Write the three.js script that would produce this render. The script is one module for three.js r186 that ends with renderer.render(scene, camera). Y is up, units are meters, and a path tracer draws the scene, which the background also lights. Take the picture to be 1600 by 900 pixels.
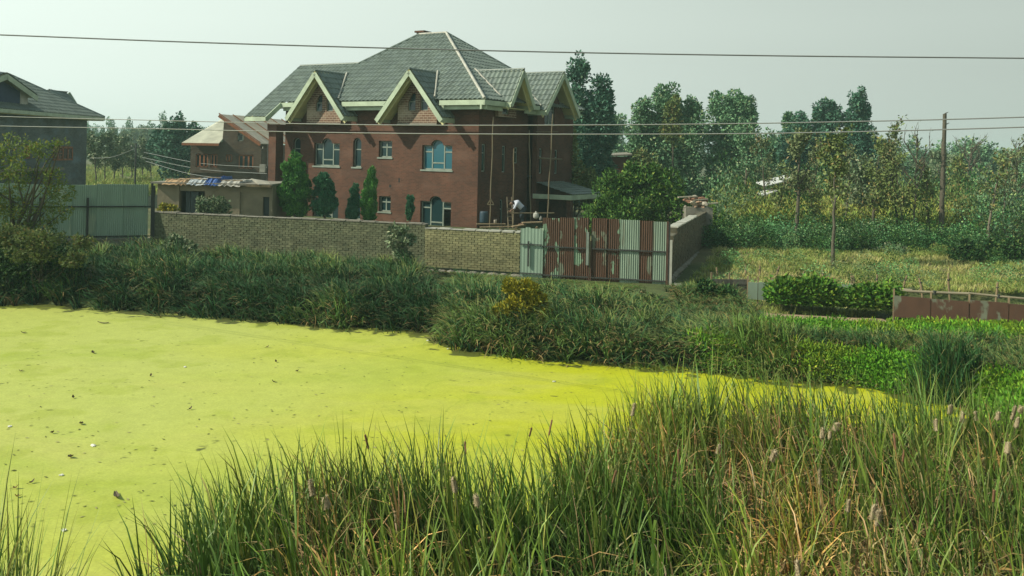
import * as THREE from 'three';
import { MarchingCubes } from 'three/addons/objects/MarchingCubes.js';

// periodic noise and textures
const hash = (x, y, s) => { let h = Math.imul(x, 374761393) + Math.imul(y, 668265263) + Math.imul(s, 974634911); h = Math.imul(h ^ (h >>> 13), 1274126177); return ((h ^ (h >>> 16)) >>> 0) / 4294967296; };
function vnoise(x, y, px, py, s) { const xi = Math.floor(x), yi = Math.floor(y), fx = x - xi, fy = y - yi, u = fx * fx * (3 - 2 * fx), v = fy * fy * (3 - 2 * fy), w = (a, m) => ((a % m) + m) % m; const x0 = w(xi, px), x1 = w(xi + 1, px), y0 = w(yi, py), y1 = w(yi + 1, py); const a = hash(x0, y0, s), b = hash(x1, y0, s), c = hash(x0, y1, s), d = hash(x1, y1, s); return (a + (b - a) * u) * (1 - v) + (c + (d - c) * u) * v; }
function fbm(u, v, px, py, oct, s = 1) { let a = 0, k = 0.5, t = 0; for (let o = 0; o < oct; o++) { a += k * vnoise(u * px, v * py, px, py, s + o * 17); t += k; k *= 0.55; px *= 2; py *= 2; } return a / t; }
// ---------- camera, sky, sun, exposure ----------
const F = 1400, ROLL = THREE.MathUtils.degToRad(1.2), CAM_Y = 5;
const scene = new THREE.Scene();
const camera = new THREE.PerspectiveCamera(2 * THREE.MathUtils.radToDeg(Math.atan(450 / F)), 1600 / 900, 0.1, 3000);
camera.position.set(0, CAM_Y, 0);
camera.rotation.z = ROLL;
camera.setViewOffset(1600, 900, 0, 210, 1600, 900);
camera.updateProjectionMatrix();
const renderer = new THREE.WebGLRenderer({ antialias: true });
renderer.toneMapping = THREE.LinearToneMapping;
renderer.toneMappingExposure = 1.03;
renderer.shadowMap.enabled = true;
const SUN_EL = 39, SUN_A = 10; // degrees: height, and how far behind the left
const sunDir = new THREE.Vector3(-Math.cos(SUN_A * Math.PI / 180), 0, -Math.sin(SUN_A * Math.PI / 180)).multiplyScalar(Math.cos(SUN_EL * Math.PI / 180));
sunDir.y = Math.sin(SUN_EL * Math.PI / 180);
const sun = new THREE.DirectionalLight(new THREE.Color().setRGB(1, 0.93, 0.74), 5);
sun.position.copy(sunDir).multiplyScalar(120);
sun.target.position.set(0, 0, -35);
sun.castShadow = true;
sun.shadow.camera.left = -80; sun.shadow.camera.right = 80; sun.shadow.camera.top = 80; sun.shadow.camera.bottom = -80; sun.shadow.camera.far = 400;
sun.shadow.mapSize.set(4096, 4096);
scene.add(sun, sun.target);
{
  const W = 512, H = 256, d = new Float32Array(W * H * 4), s = sunDir;
  const sm = THREE.MathUtils.smoothstep, mix = THREE.MathUtils.lerp;
  for (let j = 0; j < H; j++) for (let i = 0; i < W; i++) {
    const el = ((j + 0.5) / H - 0.5) * Math.PI, az = ((i + 0.5) / W - 0.5) * 2 * Math.PI;
    const x = Math.cos(az) * Math.cos(el), z = Math.sin(az) * Math.cos(el), y = Math.sin(el);
    const c = x * s.x + y * s.y + z * s.z, g = (1 + c) / 2;
    let b = 0.425 + 0.915 * Math.pow(g, 2) + 0.7 * Math.pow(g, 14);
    const up = sm(el, 0.14, 0.95);
    b *= mix(1, 0.36, up);
    let col = [mix(0.86, 0.66, up), mix(0.985, 0.93, up), mix(0.895, 1.02, up)];
    b *= 1 + 0.09 * (fbm((i + 0.5) / W, Math.min(0.999, Math.max(0, 0.5 + el / 1.2)), 9, 26, 4, 303) - 0.5) * sm(el, 0.0, 0.1);
    if (el < 0) { const k = sm(-el, 0, 0.25); b = mix(b, 0.16, k); col = [mix(col[0], 0.8, k), mix(col[1], 1, k), mix(col[2], 0.7, k)]; }
    const o = (j * W + i) * 4; d[o] = b * col[0]; d[o + 1] = b * col[1]; d[o + 2] = b * col[2]; d[o + 3] = 1;
  }
  const t = new THREE.DataTexture(d, W, H, THREE.RGBAFormat, THREE.FloatType);
  t.mapping = THREE.EquirectangularReflectionMapping; t.magFilter = THREE.LinearFilter; t.minFilter = THREE.LinearFilter; t.wrapS = THREE.RepeatWrapping; t.needsUpdate = true;
  scene.background = t; scene.environment = t;
}
scene.fog = new THREE.FogExp2(new THREE.Color().setRGB(0.66, 0.95, 0.88), 0.0007);

// ---------- helpers ----------
const V = (x, y, z) => new THREE.Vector3(x, y, z);
function rngOf(seed) { let s = seed >>> 0; const r = () => { s = (s + 0x6d2b79f5) | 0; let t = Math.imul(s ^ (s >>> 15), 1 | s); t = (t + Math.imul(t ^ (t >>> 7), 61 | t)) ^ t; return ((t ^ (t >>> 14)) >>> 0) / 4294967296; }; r.s = (a, b) => a + (b - a) * r(); r.n = () => (r() + r() + r() - 1.5) / 0.75; return r; }
const CR = Math.cos(ROLL), SR = Math.sin(ROLL);
const horizon = (px) => 240 + (px - 800) * Math.tan(ROLL);
// a pixel of the 1600 x 900 photograph and a distance ahead, as a point of the world
function at(px, py, depth) { const a = (px - 800) / F, b = -(py - 240) / F; return V(depth * (a * CR - b * SR), CAM_Y + depth * (a * SR + b * CR), -depth); }
function onY(px, py, level) { const a = (px - 800) / F, b = -(py - 240) / F; return at(px, py, (level - CAM_Y) / (a * SR + b * CR)); }
const used = {};
function numbered(n) { const k = used[n] || 0; used[n] = k + 1; return k ? n + '_' + String(k).padStart(3, '0') : n; }
function tag(o, label, category, group, kind) { o.userData.label = label; if (category) o.userData.category = category; if (group) o.userData.group = group; if (kind) o.userData.kind = kind; return o; }
function thing(name, label, category, pos = V(0, 0, 0), turn = 0, group) { const o = new THREE.Group(); o.name = numbered(name); o.position.copy(pos); o.rotation.y = turn; scene.add(o); return tag(o, label, category, group); }
function part(name, parent) { const o = new THREE.Group(); o.name = name; parent.add(o); return o; }
function put(name, geo, mat, parent) { const m = new THREE.Mesh(geo, mat); m.name = parent === scene ? numbered(name) : name; m.castShadow = m.receiveShadow = true; parent.add(m); return m; }
class MB {
  constructor() { this.p = []; this.n = []; this.u = []; this.c = []; this.col = [1, 1, 1]; }
  vert(p, n, u, c) { this.p.push(p.x, p.y, p.z); this.n.push(n.x, n.y, n.z); this.u.push(u[0], u[1]); const k = c || this.col; this.c.push(k[0], k[1], k[2]); }
  uvOf(p, n) { const x = Math.abs(n.x), y = Math.abs(n.y), z = Math.abs(n.z); return y > x && y > z ? [p.x, p.z] : x > z ? [p.z, p.y] : [p.x, p.y]; }
  tri(a, b, c, ns, us, cs) {
    const n = ns ? null : V().subVectors(b, a).cross(V().subVectors(c, a)).normalize();
    const f = n || ns[0];
    [a, b, c].forEach((q, i) => this.vert(q, n || ns[i], us ? us[i] : this.uvOf(q, f), cs && cs[i]));
    return this;
  }
  quad(a, b, c, d) { this.tri(a, b, c); this.tri(a, c, d); return this; }
  poly(pts) { for (let i = 1; i < pts.length - 1; i++) this.tri(pts[0], pts[i], pts[i + 1]); return this; }
  hex(q) { // 8 corners: bottom 0-3 ccw from above, top 4-7
    this.quad(q[3], q[2], q[1], q[0]); this.quad(q[4], q[5], q[6], q[7]);
    for (let i = 0; i < 4; i++) { const j = (i + 1) % 4; this.quad(q[i], q[j], q[j + 4], q[i + 4]); }
    return this;
  }
  box(x0, y0, z0, x1, y1, z1) { return this.hex([V(x0, y0, z1), V(x1, y0, z1), V(x1, y0, z0), V(x0, y0, z0), V(x0, y1, z1), V(x1, y1, z1), V(x1, y1, z0), V(x0, y1, z0)]); }
  beam(a, b, w, h, up = V(0, 1, 0)) { // a box from a to b, w wide, h high (h along up)
    const d = V().subVectors(b, a).normalize(); let r = V().crossVectors(d, up); if (r.lengthSq() < 1e-6) r = V(1, 0, 0).cross(d); r.normalize(); const t = V().crossVectors(r, d).normalize();
    const c = (o, i, j) => o.clone().addScaledVector(r, i * w / 2).addScaledVector(t, j * h / 2);
    return this.hex([c(a, -1, -1), c(a, 1, -1), c(b, 1, -1), c(b, -1, -1), c(a, -1, 1), c(a, 1, 1), c(b, 1, 1), c(b, -1, 1)]);
  }
  prism(pts, off) { // a convex plate: pts, thickened by the vector off
    const q = pts.map((p) => p.clone().add(off)); this.poly(q); this.poly(pts.slice().reverse());
    for (let i = 0; i < pts.length; i++) { const j = (i + 1) % pts.length; this.quad(pts[i], pts[j], q[j], q[i]); }
    return this;
  }
  tube(pts, rad, sides = 6) {
    const R = (i) => (Array.isArray(rad) ? rad[i] : rad); let prev = null, along = 0, fr = null;
    pts.forEach((p, i) => {
      const d = V().subVectors(pts[Math.min(i + 1, pts.length - 1)], pts[Math.max(i - 1, 0)]).normalize();
      if (!fr) fr = Math.abs(d.y) > 0.9 ? V(1, 0, 0) : V(0, 1, 0); const a = fr.clone().addScaledVector(d, -fr.dot(d)).normalize(), b = V().crossVectors(d, a); fr = a;
      if (i) along += p.distanceTo(pts[i - 1]);
      const ring = []; for (let k = 0; k <= sides; k++) { const t = k / sides * Math.PI * 2, n = V().addScaledVector(a, Math.cos(t)).addScaledVector(b, Math.sin(t)); ring.push([p.clone().addScaledVector(n, R(i)), n, [k / sides * R(0) * 6.28, along]]); }
      if (prev) for (let k = 0; k < sides; k++) { const [q0, q1, q2, q3] = [prev[k], prev[k + 1], ring[k + 1], ring[k]]; this.tri(q0[0], q1[0], q2[0], [q0[1], q1[1], q2[1]], [q0[2], q1[2], q2[2]]); this.tri(q0[0], q2[0], q3[0], [q0[1], q2[1], q3[1]], [q0[2], q2[2], q3[2]]); }
      else for (let k = 0; k < sides; k++) this.tri(p, ring[k + 1][0], ring[k][0]);
      prev = ring;
      if (i === pts.length - 1) for (let k = 0; k < sides; k++) this.tri(p, ring[k][0], ring[k + 1][0]);
    });
    return this;
  }
  geo(g, m) { const h = g.index ? g.toNonIndexed() : g, P = h.attributes.position, N = h.attributes.normal, U = h.attributes.uv, nm = m && new THREE.Matrix3().getNormalMatrix(m), p = V(), n = V();
    for (let i = 0; i < P.count; i++) { p.fromBufferAttribute(P, i); n.fromBufferAttribute(N, i); if (m) { p.applyMatrix4(m); n.applyMatrix3(nm).normalize(); } this.vert(p, n, U ? [U.getX(i), U.getY(i)] : [p.x, p.y]); }
    return this; }
  get() { const g = new THREE.BufferGeometry(), f = (a, k) => new THREE.BufferAttribute(new Float32Array(a), k); g.setAttribute('position', f(this.p, 3)); g.setAttribute('normal', f(this.n, 3)); g.setAttribute('uv', f(this.u, 2)); g.setAttribute('color', f(this.c, 3)); return g; }
  build(name, mat, parent = scene) { return put(name, this.get(), mat, parent); }
}
const enc = (x) => { x = Math.min(1, Math.max(0, x)); return Math.round(255 * (x <= 0.0031308 ? 12.92 * x : 1.055 * Math.pow(x, 1 / 2.4) - 0.055)); };
function tex(w, h, fn, data = false) {
  const d = new Uint8Array(w * h * 4);
  for (let j = 0; j < h; j++) for (let i = 0; i < w; i++) { const c = fn((i + 0.5) / w, (j + 0.5) / h), o = (j * w + i) * 4; for (let k = 0; k < 3; k++) d[o + k] = data ? Math.round(255 * Math.min(1, Math.max(0, c[k] ?? c[0]))) : enc(c[k]); d[o + 3] = 255; }
  const t = new THREE.DataTexture(d, w, h); t.wrapS = t.wrapT = THREE.RepeatWrapping; t.magFilter = THREE.LinearFilter; t.minFilter = THREE.LinearMipmapLinearFilter; t.generateMipmaps = true; if (!data) t.colorSpace = THREE.SRGBColorSpace; t.needsUpdate = true; return t;
}
const rep = (t, w, h, ox = 0, oy = 0) => { const c = t.clone(); c.repeat.set(1 / w, 1 / h); c.offset.set(ox, oy); c.needsUpdate = true; return c; };
const C = (r, g, b) => new THREE.Color().setRGB(r, g, b);
const mat = (r, g, b, rough = 0.85, more = {}) => new THREE.MeshStandardMaterial({ color: C(r, g, b), roughness: rough, side: THREE.DoubleSide, ...more });
const ORD = ['first', 'second', 'third', 'fourth', 'fifth', 'sixth', 'seventh', 'eighth', 'ninth', 'tenth', 'eleventh', 'twelfth', 'thirteenth', 'fourteenth', 'fifteenth'];
function ordinals(list, what, where) { const s = list.slice().sort((a, b) => a.px - b.px); s.forEach((e, i) => { e.o.userData.label = s.length < 2 ? `${what} ${where}`.trim() : s.length === 2 ? `${`${what} ${where}`.trim()}, ${i ? 'the right' : 'the left'} one of the two`   : `${`${what} ${where}`.trim()}, ${ORD[i]} from the left`; }); }
const mixc = (a, b, t) => [a[0] + (b[0] - a[0]) * t, a[1] + (b[1] - a[1]) * t, a[2] + (b[2] - a[2]) * t];
const sstep = THREE.MathUtils.smoothstep;

// bricks: course height .08 m, length .24 m; the tile covers 7.68 x 5.12 m
function brickTex(base, mortar, vary, blot) {
  return tex(1536, 1024, (u, v) => {
    const X = u * 7.68, Y = v * 5.12, row = Math.floor(Y / 0.08), off = (row % 2) * 0.12, col = Math.floor((X + off) / 0.24), fx = (X + off) / 0.24 - col, fy = Y / 0.08 - row;
    const m = fx < 0.05 || fy < 0.14; const h = hash(((col % 32) + 32) % 32, row, 5), b = fbm(u, v, 6, 4, 5, 3), g = hash(Math.floor(u * 1536), Math.floor(v * 1024), 9);
    let c = m ? mortar : mixc(base, vary, h); const k = (0.60 + 0.80 * b) * (0.92 + 0.16 * g); c = mixc(c, blot, Math.max(0, fbm(u, v, 9, 12, 4, 41) - 0.52) * 2.2); return [c[0] * k, c[1] * k, c[2] * k];
  });
}
const T = {
  brick: brickTex([0.112, 0.042, 0.023], [0.11, 0.075, 0.05], [0.070, 0.028, 0.016], [0.125, 0.066, 0.045]),
  noise: tex(512, 512, (u, v) => { const a = 0.72 + 0.56 * (fbm(u, v, 4, 4, 7, 2) - 0.5) + 0.10 * (hash(Math.floor(u * 512), Math.floor(v * 512), 1) - 0.5); return [a, a, a]; }),
  bump: tex(512, 512, (u, v) => [fbm(u, v, 8, 8, 6, 12)], true),
  wood: tex(256, 512, (u, v) => { const a = 0.65 + 0.7 * (fbm(u, v, 24, 2, 5, 8) - 0.5) + 0.2 * (fbm(u, v, 3, 3, 4, 9) - 0.5); return [a, a * 0.98, a * 0.95]; }),
};
const rawBrick = brickTex([0.20, 0.105, 0.065], [0.62, 0.56, 0.44], [0.13, 0.075, 0.05], [0.50, 0.42, 0.32]);
const M = {
  brickRaw: new THREE.MeshStandardMaterial({ map: rep(rawBrick, 9.2, 8.2), roughness: 0.92, side: THREE.DoubleSide }),
  brick: new THREE.MeshStandardMaterial({ map: rep(T.brick, 7.68, 5.12), roughness: 0.92, bumpMap: rep(T.bump, 1.1, 1.1), bumpScale: 0.008, side: THREE.DoubleSide }),
  cream: mat(0.60, 0.72, 0.52, 0.6, { map: rep(T.noise, 2.3, 2.3) }),
  soffit: mat(0.90, 0.86, 0.46, 0.7, { map: rep(T.noise, 2.3, 2.3) }),
  tile: mat(0.155, 0.19, 0.165, 0.42, { vertexColors: true }),
  frame: mat(0.31, 0.37, 0.31, 0.5, { map: rep(T.noise, 1.3, 1.3) }),
  glass: mat(0.012, 0.035, 0.04, 0.07),
  glassSkyReflect: mat(0.03, 0.12, 0.16, 0.08),  // sky reflected in one villa window, put into the pane colour
  dark: mat(0.015, 0.017, 0.017, 0.95),
  conc: mat(0.30, 0.28, 0.23, 0.93, { map: rep(T.noise, 2.7, 2.7), bumpMap: rep(T.bump, 0.9, 0.9), bumpScale: 0.012 }),
  flash: mat(0.58, 0.57, 0.49, 0.55, { map: rep(T.noise, 1.7, 1.7) }),
  vcol: mat(1, 1, 1, 0.9, { vertexColors: true, map: rep(T.noise, 0.9, 0.9), bumpMap: rep(T.bump, 0.5, 0.5), bumpScale: 0.006 }),
  wood: mat(0.36, 0.27, 0.16, 0.85, { map: rep(T.wood, 0.5, 1.6) }),
  bamboo: mat(0.25, 0.20, 0.12, 0.7, { map: rep(T.wood, 0.4, 1.3) }),
  bark: mat(0.15, 0.135, 0.10, 0.95, { map: rep(T.wood, 0.4, 1.1), bumpMap: rep(T.bump, 0.4, 0.4), bumpScale: 0.02 }),
  barkPale: mat(0.24, 0.215, 0.16, 0.95, { map: rep(T.wood, 0.4, 1.1) }),
  iron: mat(0.05, 0.055, 0.05, 0.7, { map: rep(T.noise, 0.7, 0.7) }),
  orange: mat(0.50, 0.19, 0.085, 0.6, { map: rep(T.wood, 0.5, 1.2) }),
  wire: mat(0.20, 0.21, 0.20, 0.5),
  leaf: new THREE.MeshPhysicalMaterial({ color: 0xffffff, roughness: 0.6, specularIntensity: 0.35, vertexColors: true, side: THREE.DoubleSide }),
  reed: new THREE.MeshPhysicalMaterial({ color: 0xffffff, roughness: 0.5, specularIntensity: 0.6, vertexColors: true, side: THREE.DoubleSide, transmission: 0.22, thickness: 0 }),
  leafThin: new THREE.MeshPhysicalMaterial({ color: 0xffffff, roughness: 0.85, specularIntensity: 0.4, vertexColors: true, side: THREE.DoubleSide, transmission: 0.35, thickness: 0 }),
};
// ---------- the lie of the land ----------
const shorePx = [[-150, 476], [0, 477], [60, 474], [150, 481], [300, 491], [450, 502], [560, 512], [690, 517], [702, 531], [735, 547], [850, 559], [1000, 570], [1100, 577], [1200, 587], [1300, 598], [1400, 611], [1480, 626], [1545, 645]];
const nearPx = [[1600, 13.0], [1500, 13.0], [1400, 13.3], [1250, 13.6], [1150, 13.7], [1040, 13.6], [990, 12.3], [920, 11.0], [870, 10.4], [780, 9.9], [730, 10.2], [640, 10.4], [560, 10.3], [450, 10.3], [340, 9.4], [260, 9.1], [190, 7.4], [125, 6.6], [70, 6.9], [25, 7.5], [-200, 7.7]];
const farShore = [[-30, 26.5], ...shorePx.map(([x, y]) => { const p = onY(x, y, 0); return [p.x, -p.z]; })];
const nearShore = nearPx.map(([x, d]) => [(x - 800) / F * d, d]);
const pondPoly = [...farShore, ...nearShore, [-30, 6.6]];
function inPoly(x, y, P) { let c = false; for (let i = 0, j = P.length - 1; i < P.length; j = i++) if ((P[i][1] > y) !== (P[j][1] > y) && x < (P[j][0] - P[i][0]) * (y - P[i][1]) / (P[j][1] - P[i][1]) + P[i][0]) c = !c; return c; }
function pondDist(x, d) { let m = 1e9; for (let i = 0, j = pondPoly.length - 1; i < pondPoly.length; j = i++) { const [ax, ay] = pondPoly[j], [bx, by] = pondPoly[i], ex = bx - ax, ey = by - ay, t = Math.min(1, Math.max(0, ((x - ax) * ex + (d - ay) * ey) / (ex * ex + ey * ey))); m = Math.min(m, Math.hypot(x - ax - ex * t, d - ay - ey * t)); } return inPoly(x, d, pondPoly) ? -m : m; }
const wallLine = [[-90, 30], [-20.6, 34.0], [-14.6, 36.4], [-3.15, 33.2], [0.36, 32.1], [5.35, 30.9]];
const sideX = (d) => 5.4 + (d - 30.9) * 0.322;
function wallD(x) { for (let i = 1; i < wallLine.length; i++) if (x <= wallLine[i][0]) { const [a, b] = wallLine[i - 1], [c, e] = wallLine[i]; return b + (e - b) * (x - a) / (c - a); } return 30.9; }
function landY(x, d) {
  let base = 0.35 + 0.25 * sstep(d, 24, 30) + 0.2 * sstep(d, 31, 40) + 0.2 * sstep(d, 45, 60);
  if (d < 9) base = 0.25 + 0.10 * (9 - d) + Math.max(0, 3 - d) * 0.55;
  base = Math.min(base, 3.3);
  if (d > 24 && d < 31.5 && d < wallD(x)) base += (0.1 - base) * sstep(x, -1.2, 0.6) * sstep(x, 7.2, 5.9) * sstep(d, 24, 26);
  const behind = Math.min(d - wallD(x), (sideX(d) - x) * 1.0);
  base += (1.0 - base) * sstep(behind, 0.3, 1.6) * (d > 29 ? 1 : 0);
  base += 0.10 * (fbm(x / 60 + 5, d / 60 + 5, 24, 24, 4, 33) - 0.5);
  if (d > 36) return base;
  const s = pondDist(x, d);
  if (s < -1) return -0.45;
  return -0.45 + (base + 0.45) * sstep(s, -0.9, 0.9);
}
{
  const xs = [], ds = [];
  for (let x = -900; x < -40; x = Math.min(-40, x + Math.max(0.8, (-40 - x) * 0.22))) xs.push(x);
  for (let x = -40; x < 40; x += 0.4) xs.push(x);
  for (let x = 40; x < 900; x += Math.max(0.8, (x - 39) * 0.22)) xs.push(x);
  for (let d = -40; d < 0; d += 5) ds.push(d);
  for (let d = 0; d < 64; d += 0.4) ds.push(d);
  for (let d = 64; d < 1500; d += Math.max(0.8, (d - 63) * 0.2)) ds.push(d);
  const P = [], U = [], Cc = [], I = [], W = xs.length;
  for (const d of ds) for (const x of xs) {
    const y = landY(x, d); P.push(x, y, -d); U.push(x, d);
    const n = fbm(x / 60 + 3, d / 60 + 3, 20, 20, 4, 7), n2 = fbm(x / 60 + 3, d / 60 + 3, 90, 90, 3, 71);
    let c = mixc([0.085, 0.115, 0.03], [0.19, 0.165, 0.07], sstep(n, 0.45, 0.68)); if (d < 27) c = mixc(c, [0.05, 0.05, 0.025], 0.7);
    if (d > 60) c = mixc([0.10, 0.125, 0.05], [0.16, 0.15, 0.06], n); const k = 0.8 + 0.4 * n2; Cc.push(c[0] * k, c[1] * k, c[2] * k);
  }
  for (let j = 0; j < ds.length - 1; j++) for (let i = 0; i < W - 1; i++) { const a = j * W + i; I.push(a, a + 1, a + W + 1, a, a + W + 1, a + W); }
  const g = new THREE.BufferGeometry(); g.setAttribute('position', new THREE.Float32BufferAttribute(P, 3)); g.setAttribute('uv', new THREE.Float32BufferAttribute(U, 2)); g.setAttribute('color', new THREE.Float32BufferAttribute(Cc, 3)); g.setIndex(I); g.computeVertexNormals();
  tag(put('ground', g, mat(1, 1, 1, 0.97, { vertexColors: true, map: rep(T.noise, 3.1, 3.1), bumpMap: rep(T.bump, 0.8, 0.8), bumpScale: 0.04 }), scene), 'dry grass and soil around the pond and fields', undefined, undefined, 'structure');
}
{ // duckweed on the pond: one sheet 48 x 26 m, coloured once over its whole length
  const X0 = -31, D0 = 6, WX = 48, WD = 26;
  const swirl = (x, d) => fbm(x / WX + 0.13 * fbm(x / WX, d / WD, 5, 3, 3, 51), d / WD + 0.2 * fbm(x / WX, d / WD, 4, 3, 3, 52), 7, 9, 5, 53);
  const GW = 240, GH = 130, near = new Float32Array(GW * GH); for (let j = 0; j < GH; j++) for (let i = 0; i < GW; i++) near[j * GW + i] = pondDist(X0 + (i + 0.5) / GW * WX, D0 + (j + 0.5) / GH * WD);
  const distAt = (u, v) => { const x = Math.min(GW - 1.001, Math.max(0, u * GW - 0.5)), y = Math.min(GH - 1.001, Math.max(0, v * GH - 0.5)), i = Math.floor(x), j = Math.floor(y), fx = x - i, fy = y - j, k = j * GW + i; return (near[k] * (1 - fx) + near[k + 1] * fx) * (1 - fy) + (near[k + GW] * (1 - fx) + near[k + GW + 1] * fx) * fy; };
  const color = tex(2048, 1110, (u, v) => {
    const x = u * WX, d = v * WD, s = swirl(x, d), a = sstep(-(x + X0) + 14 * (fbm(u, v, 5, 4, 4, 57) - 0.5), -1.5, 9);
    let c = mixc([0.425, 0.445, 0.010], [0.405, 0.445, 0.10], a); c = mixc(c, [0.31, 0.38, 0.045], sstep(s, 0.5, 0.68) * 0.5 * (0.25 + a));  // paler green towards the left, yellower towards the right
    c = mixc(c, [0.44, 0.44, 0.11], sstep(fbm(u, v, 14, 20, 4, 61), 0.55, 0.75) * 0.35);
    const ln = Math.abs(fbm(u + 0.02 * s, v, 4, 7, 3, 67) - 0.5); c = mixc(c, [0.20, 0.27, 0.015], ln < 0.0012 ? 0.28 : 0);
    const g = hash(Math.floor(u * 2048), Math.floor(v * 1110), 3), m = fbm(u, v, 220, 120, 2, 77); const k = (0.90 + 0.2 * g) * (0.93 + 0.14 * m); if (hash(Math.floor(u * 1024), Math.floor(v * 555), 8) > 0.9965) c = mixc(c, [0.12, 0.15, 0.02], 0.7);
    const dist = distAt(u, v), gap = sstep(dist, -1.5, 0.0) * 0.55 + fbm(u, v, 150, 84, 4, 83); if (gap > 0.78) c = mixc(c, [0.035, 0.045, 0.012], sstep(gap, 0.78, 0.92) * 0.85);
    const clump = fbm(u, v, 60, 34, 4, 89); c = mixc(c, [0.27, 0.33, 0.02], sstep(clump, 0.56, 0.72) * 0.35);
    return [c[0] * k, c[1] * k, c[2] * k];
  });
  color.wrapS = color.wrapT = THREE.ClampToEdgeWrapping;
  const g = new THREE.PlaneGeometry(WX, WD, 1, 1); g.rotateX(-Math.PI / 2); g.translate(X0 + WX / 2, 0, -(D0 + WD / 2));
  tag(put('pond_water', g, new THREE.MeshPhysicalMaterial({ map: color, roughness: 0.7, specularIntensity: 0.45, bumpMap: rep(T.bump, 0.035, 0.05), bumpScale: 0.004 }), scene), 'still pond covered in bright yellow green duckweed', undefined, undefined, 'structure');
}

// ---------- roofs of shaped tiles ----------
function clipHalf(P, f) { const out = []; for (let i = 0; i < P.length; i++) { const a = P[i], b = P[(i + 1) % P.length], fa = f(a), fb = f(b); if (fa >= 0) out.push(a); if ((fa >= 0) !== (fb >= 0)) { const t = fa / (fa - fb); out.push(a.map((x, k) => x + (b[k] - x) * t)); } } return out; }
// pts: a convex plane polygon (Vector3), seen from outside; fills mb with rows of pressed tiles
function tiled(mb, pts, { pitch = 0.3, course = 0.42, amp = 0.034, lip = 0.035, r = rngOf(5), anchor } = {}) {
  let n = V(); for (let i = 1; i < pts.length - 1; i++) n.add(V().subVectors(pts[i], pts[0]).cross(V().subVectors(pts[i + 1], pts[0]))); n.normalize(); if (n.y < 0) n.negate();
  const v = V(0, 1, 0).addScaledVector(n, -n.y).normalize(), u = V().crossVectors(v, n), o = anchor || pts[0];
  const Q = pts.map((p) => { const d = V().subVectors(p, o); return [d.dot(u), d.dot(v)]; });
  const us = Q.map((q) => q[0]), vs = Q.map((q) => q[1]), u0 = Math.floor(Math.min(...us) / pitch) * pitch, v0 = anchor ? Math.floor(Math.min(...vs) / course + 1e-6) * course : Math.min(...vs);
  let area = 0; for (let i = 0; i < Q.length; i++) { const a = Q[i], b = Q[(i + 1) % Q.length]; area += a[0] * b[1] - a[1] * b[0]; }
  const edges = Q.map((a, i) => { const b = Q[(i + 1) % Q.length], s = Math.sign(area); return (q) => s * ((b[0] - a[0]) * (q[1] - a[1]) - (b[1] - a[1]) * (q[0] - a[0])); });
  const P3 = (a, b, h) => o.clone().addScaledVector(u, a).addScaledVector(v, b).addScaledVector(n, h);
  const K = 6; let row = 0;
  for (let b = v0; b < Math.max(...vs); b += course, row++) for (let a = u0; a < Math.max(...us); a += pitch) {
    const tone = 0.82 + 0.36 * r(); mb.col = [tone, tone, tone * (0.97 + 0.06 * r())];
    for (let k = 0; k < K; k++) {
      const a0 = a + pitch * k / K, a1 = a + pitch * (k + 1) / K, h = (x) => amp * (1 + Math.cos((x - a) / pitch * Math.PI * 2));
      let q = [[a0, b], [a1, b], [a1, b + course], [a0, b + course]]; for (const e of edges) { q = clipHalf(q, e); if (q.length < 3) break; }
      if (q.length < 3) continue;
      mb.poly(q.map(([x, y]) => P3(x, y, h(x) + lip * (1 - (y - b) / course))));
      const bot = q.filter((p) => Math.abs(p[1] - b) < 1e-6); if (bot.length === 2) mb.quad(P3(bot[0][0], b, h(bot[0][0]) - 0.01), P3(bot[1][0], b, h(bot[1][0]) - 0.01), P3(bot[1][0], b, h(bot[1][0]) + lip), P3(bot[0][0], b, h(bot[0][0]) + lip));
    }
  }
  mb.col = [1, 1, 1];
  return n;
}
const clipX = (P, lo, hi) => { let q = P.map((p) => [p.x, p.y, p.z]); q = clipHalf(q, (p) => p[0] - lo); q = clipHalf(q, (p) => hi - p[0]); return q.map((p) => V(...p)); };
const clipZ = (P, lo, hi) => { let q = P.map((p) => [p.x, p.y, p.z]); q = clipHalf(q, (p) => p[2] - lo); q = clipHalf(q, (p) => hi - p[2]); return q.map((p) => V(...p)); };
// walls with real openings: outline and holes in metres, thick along -z
function wallGeo(outline, holes, thick) {
  const s = new THREE.Shape(outline.map(([x, y]) => new THREE.Vector2(x, y)));
  for (const h of holes) { const p = new THREE.Path(); h.forEach(([x, y], i) => (i ? p.lineTo(x, y) : p.moveTo(x, y))); p.closePath(); s.holes.push(p); }
  const g = new THREE.ExtrudeGeometry(s, { depth: thick, bevelEnabled: false }); g.translate(0, 0, -thick); return g;
}
const rectHole = (x0, y0, x1, y1) => [[x0, y0], [x1, y0], [x1, y1], [x0, y1]];
function archHole(x0, y0, x1, y1, rise) { const h = [[x0, y0], [x1, y0], [x1, y1 - rise]], cx = (x0 + x1) / 2, w = (x1 - x0) / 2; for (let i = 1; i < 10; i++) { const t = Math.PI * i / 10; h.push([cx + w * Math.cos(t), y1 - rise + rise * Math.sin(t)]); } h.push([x0, y1 - rise]); return h; }
function tripleHole(x0, y0, x1, y1) { const w = x1 - x0, a = x0 + w * 0.30, b = x1 - w * 0.30, top = y1 - 0.30, h = [[x0, y0], [x1, y0], [x1, top], [b, top]], cx = (a + b) / 2, r = (b - a) / 2; for (let i = 0; i <= 10; i++) { const t = Math.PI * i / 10; h.push([cx + r * Math.cos(t), top + 0.30 * Math.sin(t)]); } h.push([a, top], [x0, top]); return h; }
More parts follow.
